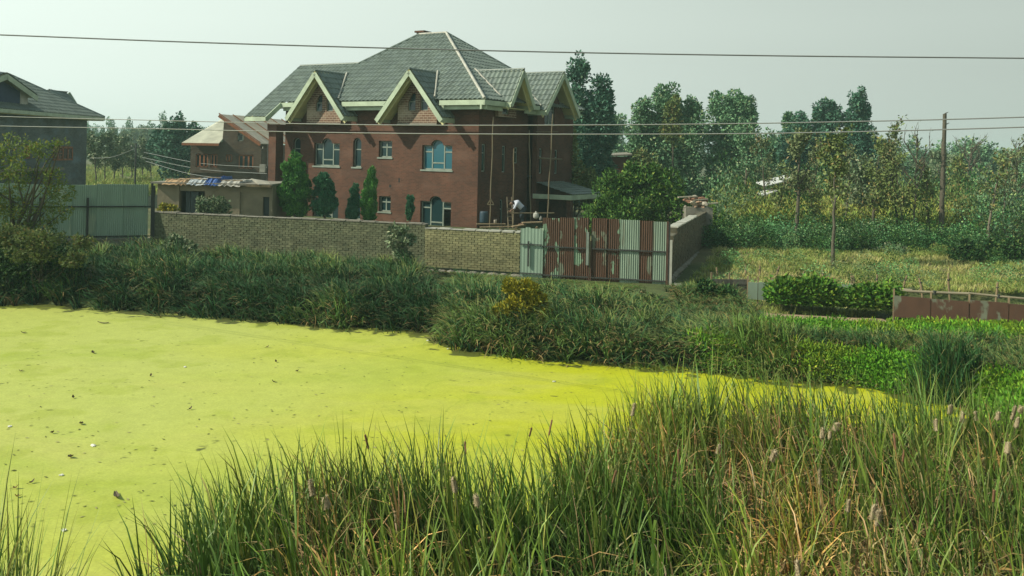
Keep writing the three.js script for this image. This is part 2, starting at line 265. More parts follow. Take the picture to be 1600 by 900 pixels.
// window parts in a plane z = 0: bars are boxes, panes are plates; M4 places them
function windowParts(parent, name, bars, panes, mats, m4) {
  const w = part(name, parent); w.applyMatrix4(m4);
  const f = new MB(); for (const b of bars) { if (b.arc) { const [cx, cy, rx, ry, t] = b.arc; for (let i = 0; i < 10; i++) { const p = (k) => V(cx + rx * Math.cos(Math.PI * k / 10), cy + ry * Math.sin(Math.PI * k / 10), 0); f.beam(p(i), p(i + 1), 0.09, t, V().addVectors(p(i), p(i + 1)).sub(V(2 * cx, 2 * cy, 0)).normalize()); } } else f.box(b[0], b[1], -0.04, b[2], b[3], 0.04); }
  f.build('frame', mats.frame, w);
  for (const p of panes) { const q = new MB(); if (p.length === 4) q.box(p[0], p[1], -0.012, p[2], p[3], 0.012); else q.prism(p.pts.map(([x, y]) => V(x, y, -0.012)), V(0, 0, 0.024)); q.build('pane', (p.mat || mats.glass), w); }
  return w;
}
const T4 = (x, y, z, ry = 0) => new THREE.Matrix4().makeRotationY(ry).setPosition(x, y, z);
const archPts = (x0, y0, x1, y1, rise) => archHole(x0, y0, x1, y1, rise);
function tripleWindow(parent, name, x0, y0, x1, y1, z, mats, open, door) {
  const w = x1 - x0, h = y1 - y0, a = w * 0.30, b = w * 0.70, t = 0.07, top = h - 0.30, tr = top - 0.36, lo = door ? 0.32 : 0.34;
  const bars = [[0, 0, w, t], [0, 0, t, top], [w - t, 0, w, top], [0, top - t, a, top], [b, top - t, w, top], [a - t / 2, 0, a + t / 2, top], [b - t / 2, 0, b + t / 2, top], [0, tr - t / 2, a, tr + t / 2], [b, tr - t / 2, w, tr + t / 2], [a, lo, b, lo + t], { arc: [w / 2, top, (b - a) / 2, 0.28, t] }];
  const panes = [[t, t, a, tr], [t, tr, a, top - t], [b, tr, w - t, top - t], [a, t, b, lo], { pts: archPts(a, lo, b, h - 0.03, 0.28) }];
  if (!open) panes.push([b, t, w - t, tr]);
  return windowParts(parent, name, bars, panes, mats, T4(x0, y0, z));
}
function crossWindow(parent, name, x0, y0, x1, y1, z, mats) {
  const w = x1 - x0, h = y1 - y0, t = 0.07, c = w / 2, m = h * 0.62;
  return windowParts(parent, name, [[0, 0, w, t], [0, h - t, w, h], [0, 0, t, h], [w - t, 0, w, h], [c - t / 2, 0, c + t / 2, h], [0, m - t / 2, w, m + t / 2]], [[t, t, c, m], [c, t, w - t, m], [t, m, c, h - t], [c, m, w - t, h - t]], mats, T4(x0, y0, z));
}
function slimWindow(parent, name, x0, y0, x1, y1, z, mats) {
  const w = x1 - x0, h = y1 - y0, t = 0.06, m = h * 0.60, top = h - w / 2;
  return windowParts(parent, name, [[0, 0, w, t], [0, 0, t, top], [w - t, 0, w, top], [0, m - t / 2, w, m + t / 2], { arc: [w / 2, top, w / 2 - 0.03, w / 2 - 0.03, t] }], [[t, t, w - t, m], { pts: archPts(t, m, w - t, h - 0.03, w / 2 - 0.03) }], mats, T4(x0, y0, z));
}

// ---------- the brick villa ----------
const VILLA = at(745, 345, 47.5); VILLA.y = 1;
const villa = thing('brick_villa', 'large red brick villa with grey tiled hipped roof and cream gabled dormers', 'house', VILLA, THREE.MathUtils.degToRad(-31));
{
  const G = { frame: M.frame, glass: M.glass }, GB = { frame: M.frame, glass: M.glassSkyReflect };
  // front wall
  const tri = [[-11.71, 3.04, -9.70, 4.68], [-3.69, 3.03, -1.68, 4.67], [-11.73, -0.2, -9.71, 1.46], [-3.74, -0.2, -1.68, 1.6]], slim = [[-13.44, 3.04, -12.81, 4.69], [-8.67, 3.04, -8.05, 4.73], [-8.65, 0, -8.03, 1.6]], sq = [[-6.76, 3.64, -5.81, 4.57], [-6.68, 0.57, -5.82, 1.44]];
  put('wall', wallGeo([[-14.1, -1.2], [0, -1.2], [0, 6.6], [-14.1, 6.6]], [...tri.map((t) => tripleHole(...t)), ...slim.map((t) => archHole(...t, 0.315)), ...sq.map((t) => rectHole(...t))], 0.3), M.brick, villa);
  tri.forEach((t, i) => tripleWindow(villa, 'window', ...t, -0.19, i === 1 ? GB : G, i === 3, i > 1));
  slim.forEach((t) => slimWindow(villa, 'window', ...t, -0.19, G)); sq.forEach((t) => crossWindow(villa, 'window', ...t, -0.19, G));
  // window surrounds and sills, proud of the brick
  const sill = (x0, x1, y) => new MB().box(x0 - 0.08, y - 0.09, -0.05, x1 + 0.08, y, 0.05).build('sill', M.frame, villa);
  [...tri.slice(0, 2), ...slim.slice(0, 2), ...sq].forEach((t) => sill(t[0], t[2], t[1]));
  new MB().box(-14.16, 5.12, 0.002, 0.04, 5.2, 0.05).build('string_course', M.brick, villa);
  // right wall (turned): outline along -z, then the wing
  const slits = [[0.34, 3.0, 0.72, 4.48], [2.42, 2.95, 2.78, 4.42], [3.75, 3.45, 4.1, 4.36], [0.25, -0.2, 0.62, 1.5], [2.3, -0.2, 2.62, 1.45]];
  const rw = put('wall', wallGeo([[0.3, -1.2], [5.25, -1.2], [5.25, 6.6], [0.3, 6.6]], slits.map((t) => rectHole(...t)), 0.3), M.brick, villa); rw.rotation.y = Math.PI / 2;
  slits.forEach(([a, y0, b, y1]) => { const w = b - a, h = y1 - y0, t = 0.06; windowParts(villa, 'window', [[0, 0, w, t], [0, h - t, w, h], [0, 0, t, h], [w - t, 0, w, h], [0, h * 0.66, w, h * 0.66 + t]], [[t, t, w - t, h * 0.66], [t, h * 0.66 + t, w - t, h - t]], G, T4(-0.1, y0, -a, Math.PI / 2)); });
  const slits2 = [[5.55, 2.87, 5.9, 4.33], [7.45, 2.85, 7.8, 4.28]];
  const ww = put('wall', wallGeo([[5.25, -1.2], [8.6, -1.2], [8.6, 6.3], [6.92, 8.35], [5.25, 6.3]], [...slits2.map((t) => rectHole(...t)), rectHole(6.1, 5.7, 7.3, 7.05), rectHole(5.6, -1, 6.8, 1.25)], 0.3), M.brick, villa); ww.rotation.y = Math.PI / 2; ww.position.x = 0.6;
  slits2.forEach(([a, y0, b, y1]) => { const w = b - a, h = y1 - y0, t = 0.06; windowParts(villa, 'window', [[0, 0, w, t], [0, h - t, w, h], [0, 0, t, h], [w - t, 0, w, h], [0, h * 0.66, w, h * 0.66 + t]], [[t, t, w - t, h * 0.66], [t, h * 0.66 + t, w - t, h - t]], G, T4(0.5, y0, -a, Math.PI / 2)); });
  windowParts(villa, 'window', [[0, 0, 1.2, 0.08], [0, 1.27, 1.2, 1.35], [0, 0, 0.08, 1.35], [1.12, 0, 1.2, 1.35], [0.56, 0, 0.64, 1.35], [0, 0.85, 1.2, 0.92]], [[0.08, 0.08, 0.56, 0.85], [0.64, 0.08, 1.12, 0.85], [0.08, 0.92, 0.56, 1.27], [0.64, 0.92, 1.12, 1.27]], G, T4(0.5, 5.7, -6.1, Math.PI / 2));
  const dr = part('door', villa); new MB().box(0.42, -1, -6.75, 0.5, 1.2, -5.65).build('leaf', M.dark, dr); new MB().box(0.5, -0.1, -5.8, 0.54, 0.02, -5.74).build('handle', M.iron, dr);
  new MB().box(0.3, -1.2, -5.55, 0.598, 6.3, -5.252).build('wall', M.brick, villa); // return of the wing
  new MB().box(-14.1, -1.2, -6, -13.8, 6.5, -0.302).box(-13.8, -1.2, -9.8, -0.0, 6.5, -9.5).box(0.0, -1.2, -9.8, 0.598, 6.2, -8.602).build('wall', M.brick, villa);
  new MB().box(-13.7, 6.42, -9.4, -0.35, 6.48, -0.32).box(-13.7, 2.55, -9.4, -0.35, 2.65, -0.32).build('ceiling', M.dark, villa);
  // porch at the left end
  new MB().box(-14.15, -1.2, 0.7, -13.55, 5.05, 1.3).build('column', M.brick, villa);
  new MB().box(-14.2, 5.05, 0.62, -13.45, 5.45, 1.38).box(-14.1, 5.06, -0.02, -13.5, 5.44, 0.62).build('beam', M.brick, villa);
  // main roof. The front slope: y = 6.79 + .772 (.8 - z)
  const fy = (z) => 6.79 + 0.772 * (0.8 - z), fp = (x, z) => V(x, fy(z), z);
  const A = [fp(0.85, 0.8), fp(-5.79, -5), fp(-7.84, -5), fp(-10.45, -2.45), fp(-10.45, 0.8)], B = [fp(-10.45, 0.8), fp(-10.45, -2.45), fp(-15.35, -2.45), fp(-15.35, 0.8)];
  const r = rngOf(11), fs = new MB(), cut = 1;
  for (const P of [A, B]) for (const [lo, hi, dormer] of [[-16, -12.0], [-12.0, -9.24, 1], [-9.24, -5.15], [-5.15, -2.41, 1], [-2.41, 1]]) { let q = clipX(P, lo, hi); if (q.length < 3) continue; if (!dormer) { tiled(fs, q, { r, anchor: fp(0.85, 0.8) }); continue; } const [cx, top] = lo < -9 ? [-10.62, 8.55] : [-3.78, 8.45]; for (const s of [-1, 1]) { let h = clipX(q, s < 0 ? -99 : cx, s < 0 ? cx : 99).map((p) => [p.x, p.y, p.z]); h = clipHalf(h, (p) => 0.82 - (top - 1.2018 * Math.abs(p[0] - cx) - 6.79) / 0.772 - p[2]); if (h.length > 2) tiled(fs, h.map((p) => V(...p)), { r, anchor: fp(0.85, 0.8) }); } }
  fs.build('roof_slope', M.tile, villa);
  const t1 = fp(-7.84, -5), t2 = fp(-5.79, -5), cr = fp(0.85, 0.8), r1 = fp(-15.35, -2.45), r2 = fp(-10.45, -2.45);
  const bk = V(0.85, 6.79, -10.8), bl = V(-14.4, 6.79, -10.8);
  tiled(new MB(), [cr, bk, t2], { r }); { const s = new MB(); tiled(s, [cr, bk, t2], { r }); s.build('roof_slope', M.tile, villa); }
  { const s = new MB(); s.poly([bk, bl, t1, t2]); s.poly([bl, V(-14.4, 6.79, -2.45), r2, t1]); s.poly([r1, r2, V(-10.45, 6.79, -6), V(-15.35, 6.79, -6)]); s.col = [1, 1, 1]; s.build('roof_slope', M.tile, villa); }
  const cap = (a, b, m = M.flash, rad = 0.075) => new MB().tube([a, b].map((p) => p.clone().add(V(0, 0.05, 0))), rad, 8).build('ridge_cap', m, villa);
  cap(t2, cr, M.flash, 0.085); cap(t1, t2); cap(r1, r2, M.tile); cap(t1, r2, M.tile); cap(t2, bk, M.tile);
  // eaves: fascia boards and soffits
  const fasc = (a, b, out) => { const u = V(0, 1, 0); const f = new MB(); f.beam(a.clone().add(V(0, -0.13, 0)), b.clone().add(V(0, -0.13, 0)), 0.06, 0.26, u); f.build('fascia', M.cream, villa); const q = new MB(); q.beam(a.clone().add(V(-out.x * 0.22, -0.37, -out.z * 0.22)), b.clone().add(V(-out.x * 0.22, -0.37, -out.z * 0.22)), 0.10, 0.22, u); q.build('fascia', M.cream, villa); };
  const oz = V(0, 0, 1), ox = V(1, 0, 0);
  fasc(V(-13.66, 6.76, 0.82), V(-12.4, 6.76, 0.82), oz); fasc(V(-8.85, 6.76, 0.82), V(-5.5, 6.76, 0.82), oz); fasc(V(-2.0, 6.76, 0.82), V(0.87, 6.76, 0.82), oz);
  fasc(V(0.87, 6.76, 0.85), V(0.87, 6.76, -1.25), ox); fasc(V(0.87, 6.76, -3.7), V(0.87, 6.76, -5.0), ox);
  for (const b of [[-14.6, 6.46, 0.002, -12.42, 6.5, 0.6], [-8.83, 6.46, 0.002, -5.52, 6.5, 0.6], [-1.98, 6.46, 0.002, 0.64, 6.5, 0.6], [0.002, 6.46, -5.2, 0.64, 6.5, -0.002]]) new MB().box(...b).build('soffit', M.soffit, villa);
  // lower porch roof at the left
  { const s = new MB(), q = [V(-15.35, fy(2), 2), V(-13.7, fy(2), 2), V(-13.7, fy(0.8), 0.8), V(-15.35, fy(0.8), 0.8)]; tiled(s, q, { r, anchor: fp(0.85, 0.8) }); s.build('porch_roof', M.tile, villa);
    new MB().beam(V(-15.42, fy(2) - 0.12, 2.03), V(-13.66, fy(2) - 0.12, 2.03), 0.06, 0.25).build('fascia', M.cream, villa); new MB().beam(V(-13.66, fy(2) - 0.14, 2.0), V(-13.66, fy(0.8) - 0.14, 0.8), 0.06, 0.28).build('rake_board', M.cream, villa);
    new MB().beam(V(-15.4, fy(2) - 0.1, 2.03), V(-15.4, fy(-2.45) - 0.1, -2.45), 0.06, 0.24).build('rake_board', M.tile, villa);
    new MB().prism([V(-15.36, fy(2) - 0.2, 2), V(-13.7, fy(2) - 0.2, 2), V(-13.7, fy(-2.4) - 0.2, -2.4), V(-15.36, fy(-2.4) - 0.2, -2.4)], V(0, -0.05, 0)).build('soffit', M.soffit, villa);
    new MB().prism([V(-14.4, 6.5, -0.1), V(-14.4, 6.5, -6), V(-14.4, 9.0, -2.45)], V(0.2, 0, 0)).build('gable_wall', M.brick, villa); }
  // dormers: width along x, opening along +z, in a frame of their own
  function dormer(m4, { hw, top, drop, front, wallZ, wallHw, wallY, back, flashing, wallMat = M.brickRaw, holes = [], sillStrip, footBack = 0 }) {
    const d = part('dormer', villa); d.applyMatrix4(m4);
    const slope = drop / hw;
    if (wallHw) put('wall', wallGeo([[-wallHw, wallY], [wallHw, wallY], [wallHw, top - 0.2 - wallHw * slope], [0, top - 0.2], [-wallHw, top - 0.2 - wallHw * slope]], holes, 0.25).translate(0, 0, wallZ), wallMat, d);
    for (const s of [-1, 1]) {
      const rf = V(0, top, front), ff = V(s * hw, top - drop, front), fb = V(s * hw, top - drop, footBack), rb = V(0, top, back), n = V(s * slope, 1, 0).normalize(), mb = new MB();
      tiled(mb, [rf, ff, fb, rb], { r }); mb.build('roof_slope', M.tile, d);
      const dn = n.clone().multiplyScalar(-0.10); new MB().prism([rf, ff, fb, V(0, top, footBack)].map((p) => p.clone().addScaledVector(n, -0.012)), dn).build('soffit', M.soffit, d);
      const fa = (z, lift, h) => new MB().beam(V(0, top + lift, z), V(s * (hw + 0.03), top - drop + lift - 0.03 * slope, z), 0.05, h, V(0, 1, 0));
      fa(front + 0.03, -0.15, 0.26).build('rake_board', M.cream, d); fa(front - 0.24, -0.31, 0.22).build('rake_board', M.soffit, d);
      new MB().beam(V(s * (hw + 0.02), top - drop - 0.14, front), V(s * (hw + 0.02), top - drop - 0.14, footBack), 0.06, 0.26).build('fascia', M.cream, d);
    }
    new MB().tube([V(0, top + 0.04, front + 0.06), V(0, top + 0.04, back)], 0.06, 8).build('ridge_cap', M.tile, d);
    if (flashing) new MB().tube(flashing.map((p) => p.clone().add(V(0, 0.09, 0))), 0.06, 6).build('valley_flashing', M.flash, d);
    if (sillStrip) new MB().box(-wallHw - 0.02, wallY - 0.1, wallZ - 0.35, wallHw + 0.02, wallY - 0.002, wallZ + 0.03).build('ledge', M.conc, d);
    return d;
  }
  const zAt = (y) => 0.8 - (y - 6.79) / 0.772;
  const dl = (x0, flip) => { const q = [[x0, 6.25], [x0 + 0.5, 6.25], [x0 + 0.5, 7.2], [x0 + 0.25, 7.2], [x0, 6.75]]; return flip ? q.map(([x, y]) => [2 * x0 + 0.5 - x, y]).reverse() : q; };
  for (const [cx, top] of [[-10.62, 8.55], [-3.78, 8.45]]) {
    const holes = [dl(-0.62, false), dl(0.22, true)];
    dormer(T4(cx, 0, 0), { hw: 2.18, top, drop: 2.62, front: 1.2, wallZ: 0.42, wallHw: 1.33, wallY: 5.58, back: zAt(top) - 0.05, holes, sillStrip: true, flashing: [V(0.06, top + 0.05, zAt(top)), V(1.43, 6.87, 0.78)] });
    holes.forEach((h, i) => { const x0 = i ? 0.22 : -0.62; const bars = [[x0, 6.25, x0 + 0.5, 6.3], [x0, 6.72, x0 + 0.5, 6.77], [x0, 6.25, x0 + 0.05, i ? 7.2 : 6.77], [x0 + 0.45, 6.25, x0 + 0.5, i ? 6.77 : 7.2]]; windowParts(villa, 'window', bars, [[x0 + 0.05, 6.3, x0 + 0.45, 6.72], { pts: i ? [[x0 + 0.05, 6.77], [x0 + 0.45, 6.77], [x0 + 0.25, 7.16], [x0 + 0.05, 7.16]] : [[x0 + 0.05, 6.77], [x0 + 0.45, 6.77], [x0 + 0.45, 7.16], [x0 + 0.25, 7.16]] }], G, T4(cx, 0, 0.3)); });
  }
  dormer(T4(0, 0, -2.45, Math.PI / 2), { hw: 1.22, top: 8.6, drop: 1.85, front: 1.25, wallZ: 0.28, wallHw: 0.95, wallY: 6.0, back: -2.0, footBack: -0.2, holes: [rectHole(-0.55, 6.15, 0.15, 7.6)], flashing: [V(-0.05, 8.65, -1.9), V(-1.1, 7.0, 0.5)].map((p) => V(p.x, p.y, p.z)) });
  windowParts(villa, 'window', [[0, 0, 0.7, 0.07], [0, 1.38, 0.7, 1.45], [0, 0, 0.07, 1.45], [0.63, 0, 0.7, 1.45], [0, 0.9, 0.7, 0.97]], [[0.07, 0.07, 0.63, 0.9], [0.07, 0.97, 0.63, 1.38]], G, T4(0.16, 6.15, -1.9, Math.PI / 2));
  dormer(T4(0, 0, -7.1, Math.PI / 2), { hw: 2.1, top: 8.85, drop: 2.35, front: 1.3, back: -2.4, footBack: 0.1, flashing: [V(-0.05, 8.9, -2.2), V(-2.0, 6.7, 0.9)].map((p) => V(p.x, p.y, p.z)) });
  // chimney
  const ch = part('chimney', villa); new MB().box(-8.5, 10.4, -6.2, -7.95, 11.52, -5.6).build('stack', M.brick, ch); new MB().box(-8.6, 11.522, -6.3, -7.85, 11.63, -5.5).build('cap', M.brick, ch);
  // entrance canopy on the wing
  const cn = part('canopy', villa); { const s = new MB(), a = V(0.62, 2.35, -5.2), b = V(0.62, 2.35, -8.7), c = V(3.1, 1.75, -9.0), d = V(3.1, 1.75, -4.9); tiled(s, [d, c, b, a], { r, amp: 0.012 }); s.build('roof_slope', M.tile, cn);
    new MB().beam(V(3.12, 1.6, -9.05), V(3.12, 1.6, -4.85), 0.06, 0.26).beam(V(0.62, 1.6, -4.87), V(3.1, 1.6, -4.87), 0.06, 0.26).build('fascia', M.cream, cn); new MB().box(0.62, 1.45, -8.95, 3.08, 1.5, -4.92).build('soffit', M.soffit, cn);
    for (const z of [-5.2, -8.7]) new MB().box(2.7, -1.1, z - 0.14, 2.98, 1.45, z + 0.14).build('column', M.brick, cn); }
  // ties and holes left by the scaffold
  new MB().box(-5.95, 1.95, -0.01, -5.8, 2.1, 0.004).build('hole', M.dark, villa); new MB().box(-5.3, 2.25, -0.01, -5.2, 2.5, 0.004).build('hole', M.dark, villa);
}
// ---------- compound walls ----------
const P2 = (a) => V(a[0], 0, -a[1]);
function onLine(px, py, A, B) { const q = at(px, py, 1), r = [q.x, 1], e = [B[0] - A[0], B[1] - A[1]], t = (A[0] * r[1] - A[1] * r[0]) / (e[1] * r[0] - e[0] * r[1]); return [A[0] + e[0] * t, A[1] + e[1] * t]; }
function levelAt(px, py, d) { return at(px, py, d).y; }
// a run of rough brickwork from A to B: a mortar core and every brick in front of it
function brickRun(root, A, B, y0, y1, thick, base, vary, r, broken = 0) {
  const a = P2(A), b = P2(B), L = a.distanceTo(b), dir = V().subVectors(b, a).normalize(), n = V(-dir.z, 0, dir.x).multiplyScalar(1); if (n.dot(V(-a.x, 0, -a.z)) < 0) n.negate();
  const core = new MB(); core.col = [base[0] * 0.82, base[1] * 0.82, base[2] * 0.8]; const up = V(0, y0, 0);
  core.prism([a, b, b.clone().addScaledVector(n, -thick), a.clone().addScaledVector(n, -thick)].map((p) => p.clone().add(up)), V(0, y1 - y0 - 0.01, 0)).build('mortar_core', M.vcol, root);
  const m = new MB(); let row = 0;
  for (let y = y0; y < y1 - 0.02; y += 0.083, row++) for (let s = row % 2 ? -0.12 : 0; s < L; s += 0.245) {
    const s0 = Math.max(0, s + r.s(0, 0.008)), s1 = Math.min(L, s + 0.232 - r.s(0, 0.01)); if (s1 - s0 < 0.04 || r() < broken * Math.max(0, (y - y1 + 0.5))) continue;
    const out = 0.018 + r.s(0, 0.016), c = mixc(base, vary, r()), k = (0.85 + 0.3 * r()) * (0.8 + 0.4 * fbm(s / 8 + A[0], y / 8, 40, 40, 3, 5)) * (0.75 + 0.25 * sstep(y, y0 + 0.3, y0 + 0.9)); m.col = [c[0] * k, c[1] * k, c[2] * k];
    const h = Math.min(0.072, y1 - y), j = () => r.s(-0.004, 0.004), q = (t, z, yy) => a.clone().addScaledVector(dir, t).addScaledVector(n, z + j()).add(V(0, yy + j(), 0));
    m.hex([q(s0, out, y), q(s1, out, y), q(s1, -0.03, y), q(s0, -0.03, y), q(s0, out, y + h), q(s1, out, y + h), q(s1, -0.03, y + h), q(s0, -0.03, y + h)]);
  }
  const o = m.build('brick_courses', M.vcol, root); o.userData.kind = 'stuff';
  return { a, dir, n, L };
}
const r0 = rngOf(77);
{
  const w = thing('boundary_wall', 'long weathered brick boundary wall behind the dark reeds, below the evergreen shrubs', 'wall');
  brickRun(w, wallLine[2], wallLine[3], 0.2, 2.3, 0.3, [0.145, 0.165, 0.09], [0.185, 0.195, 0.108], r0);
  const a = P2(wallLine[2]), b = P2(wallLine[3]), L = a.distanceTo(b), d = V().subVectors(b, a).normalize(), n = V(-d.z, 0, d.x).normalize(); if (n.z < 0) n.negate();
  for (let s = 0; s < L; s += 0.62) { const m = new MB(), e = Math.min(L, s + r0.s(0.55, 0.61)), h = r0.s(2.305, 2.345); m.prism([a.clone().addScaledVector(d, s), a.clone().addScaledVector(d, e), a.clone().addScaledVector(d, e).addScaledVector(n, -0.34), a.clone().addScaledVector(d, s).addScaledVector(n, -0.34)].map((p) => p.addScaledVector(n, 0.04).setY(2.302)), V(0, h - 2.29, 0)).build('coping', M.conc, w); }
  const w2 = thing('boundary_wall', 'shorter paler brick wall panel between the long wall and the metal gate', 'wall');
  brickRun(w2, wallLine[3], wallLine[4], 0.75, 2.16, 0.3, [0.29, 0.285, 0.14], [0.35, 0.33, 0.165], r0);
  const a2 = P2(wallLine[3]), b2 = P2(wallLine[4]), d2 = V().subVectors(b2, a2).normalize(), n2 = V(-d2.z, 0, d2.x); if (n2.z < 0) n2.negate();
  for (let s = 0; s < a2.distanceTo(b2) - 0.1; s += 0.5) { const e = Math.min(a2.distanceTo(b2), s + r0.s(0.4, 0.49)); new MB().prism([[s, 0.05], [e, 0.05], [e, -0.3], [s, -0.3]].map(([t, z]) => a2.clone().addScaledVector(d2, t).addScaledVector(n2, z).setY(2.162)), V(0, r0.s(0.02, 0.06), 0)).build('coping', M.flash, w2); }
  for (let row = 0; row < 4; row++) for (let s = r0.s(0, 0.2); s < 3.4; ) { const l = r0.s(0.22, 0.5), h = 0.14; const g = new THREE.IcosahedronGeometry(0.5, 1), P = g.attributes.position; for (let i = 0; i < P.count; i++) { const k = 0.85 + 0.3 * hash(Math.round(P.getX(i) * 50), Math.round(P.getY(i) * 50) + 7 * Math.round(P.getZ(i) * 50), row * 31 + Math.round(s * 10)); P.setXYZ(i, P.getX(i) * k, P.getY(i) * k, P.getZ(i) * k); } g.computeVertexNormals(); const p = a2.clone().addScaledVector(d2, s + l / 2).addScaledVector(n2, 0.03); const m = put('stone', g, M.conc, w2); m.position.set(p.x, 0.12 + row * 0.16, p.z); m.scale.set(l * 1.1, h * 1.3, 0.45); m.rotation.y = Math.atan2(-d2.z, d2.x); s += l + 0.03; }
}
{ // plinth under the gate
  const A = P2(wallLine[4]), B = P2(wallLine[5]), d = V().subVectors(B, A).normalize(), n = V(-d.z, 0, d.x); if (n.z < 0) n.negate();
  const p = thing('retaining_wall', 'grey concrete plinth under the rusty corrugated gate, ending at a bare corner', 'wall');
  const L = A.distanceTo(B) + 0.25, Q = (t, z, y) => A.clone().addScaledVector(d, t).addScaledVector(n, z).setY(y);
  new MB().prism([Q(-0.05, 0.32, -0.7), Q(L, 0.32, -0.7), Q(L, -0.6, -0.7), Q(-0.05, -0.6, -0.7)], V(0, 1.17, 0)).build('footing', M.conc, p);
  new MB().prism([Q(-0.05, 0.38, 0.472), Q(L + 0.05, 0.38, 0.472), Q(L + 0.05, -0.3, 0.472), Q(-0.05, -0.3, 0.472)], V(0, 0.06, 0)).build('coping', M.flash, p);
}
// corrugated sheets
const zinc = tex(256, 512, (u, v) => { const k = 0.8 + 0.4 * fbm(u, v, 6, 3, 5, 21), s = sstep(fbm(u, v, 8, 2, 4, 22), 0.62, 0.8); return mixc([0.22 * k, 0.29 * k, 0.22 * k], [0.15, 0.12, 0.07], s * 0.6); });
const rusty = tex(256, 512, (u, v) => { const k = 0.75 + 0.5 * fbm(u, v, 8, 6, 5, 23); const s = sstep(fbm(u, v, 4, 3, 6, 63), 0.63, 0.70); return mixc([0.088 * k, 0.043 * k, 0.024 * k], [0.17 * k, 0.20 * k, 0.14 * k], s * 0.8); });
const mixed = tex(256, 512, (u, v) => { const f = fbm(u, v, 6, 5, 6, 25), k = 0.8 + 0.4 * fbm(u, v, 9, 5, 4, 26), s = sstep(f, 0.60, 0.67); return mixc([0.082 * k, 0.042 * k, 0.024 * k], [0.19 * k, 0.29 * k, 0.19 * k], s); });
const greenish = tex(256, 512, (u, v) => { const k = 0.8 + 0.4 * fbm(u, v, 6, 2, 5, 27), s = sstep(fbm(u, v, 4, 2, 4, 28), 0.5, 0.7); return mixc([0.26 * k, 0.36 * k, 0.28 * k], [0.37 * k, 0.45 * k, 0.33 * k], s); });
const sheetMat = (t, ox, oy = 0, rough = 0.55) => new THREE.MeshStandardMaterial({ map: rep(t, 1.6, 2.6, ox, oy), roughness: rough, metalness: 0.15, side: THREE.DoubleSide });
function corrugated(mb, a, dir, w, y0, y1, n, pitch = 0.076, amp = 0.009, ragged = 0, r = r0) {
  const K = 6, N = Math.round(w / pitch) * K || K, pos = [], nor = [];
  for (let i = 0; i <= N; i++) { const s = w * i / N, t = s / pitch * Math.PI * 2, o = Math.cos(t) * amp, sl = -Math.sin(t) * amp * Math.PI * 2 / pitch; pos.push(a.clone().addScaledVector(dir, s).addScaledVector(n, o)); nor.push(n.clone().addScaledVector(dir, -sl).normalize()); }
  for (let i = 0; i < N; i++) { const p = (k, y) => pos[k].clone().setY(y), s0 = w * i / N, s1 = w * (i + 1) / N; const tt = y1 - ragged * hash(Math.floor(i / 9), 3, 7); mb.tri(p(i, y0), p(i + 1, y0), p(i + 1, tt), [nor[i], nor[i + 1], nor[i + 1]], [[s0, y0], [s1, y0], [s1, tt]]); mb.tri(p(i, y0), p(i + 1, tt), p(i, tt), [nor[i], nor[i + 1], nor[i]], [[s0, y0], [s1, tt], [s0, tt]]); }
  return mb;
}
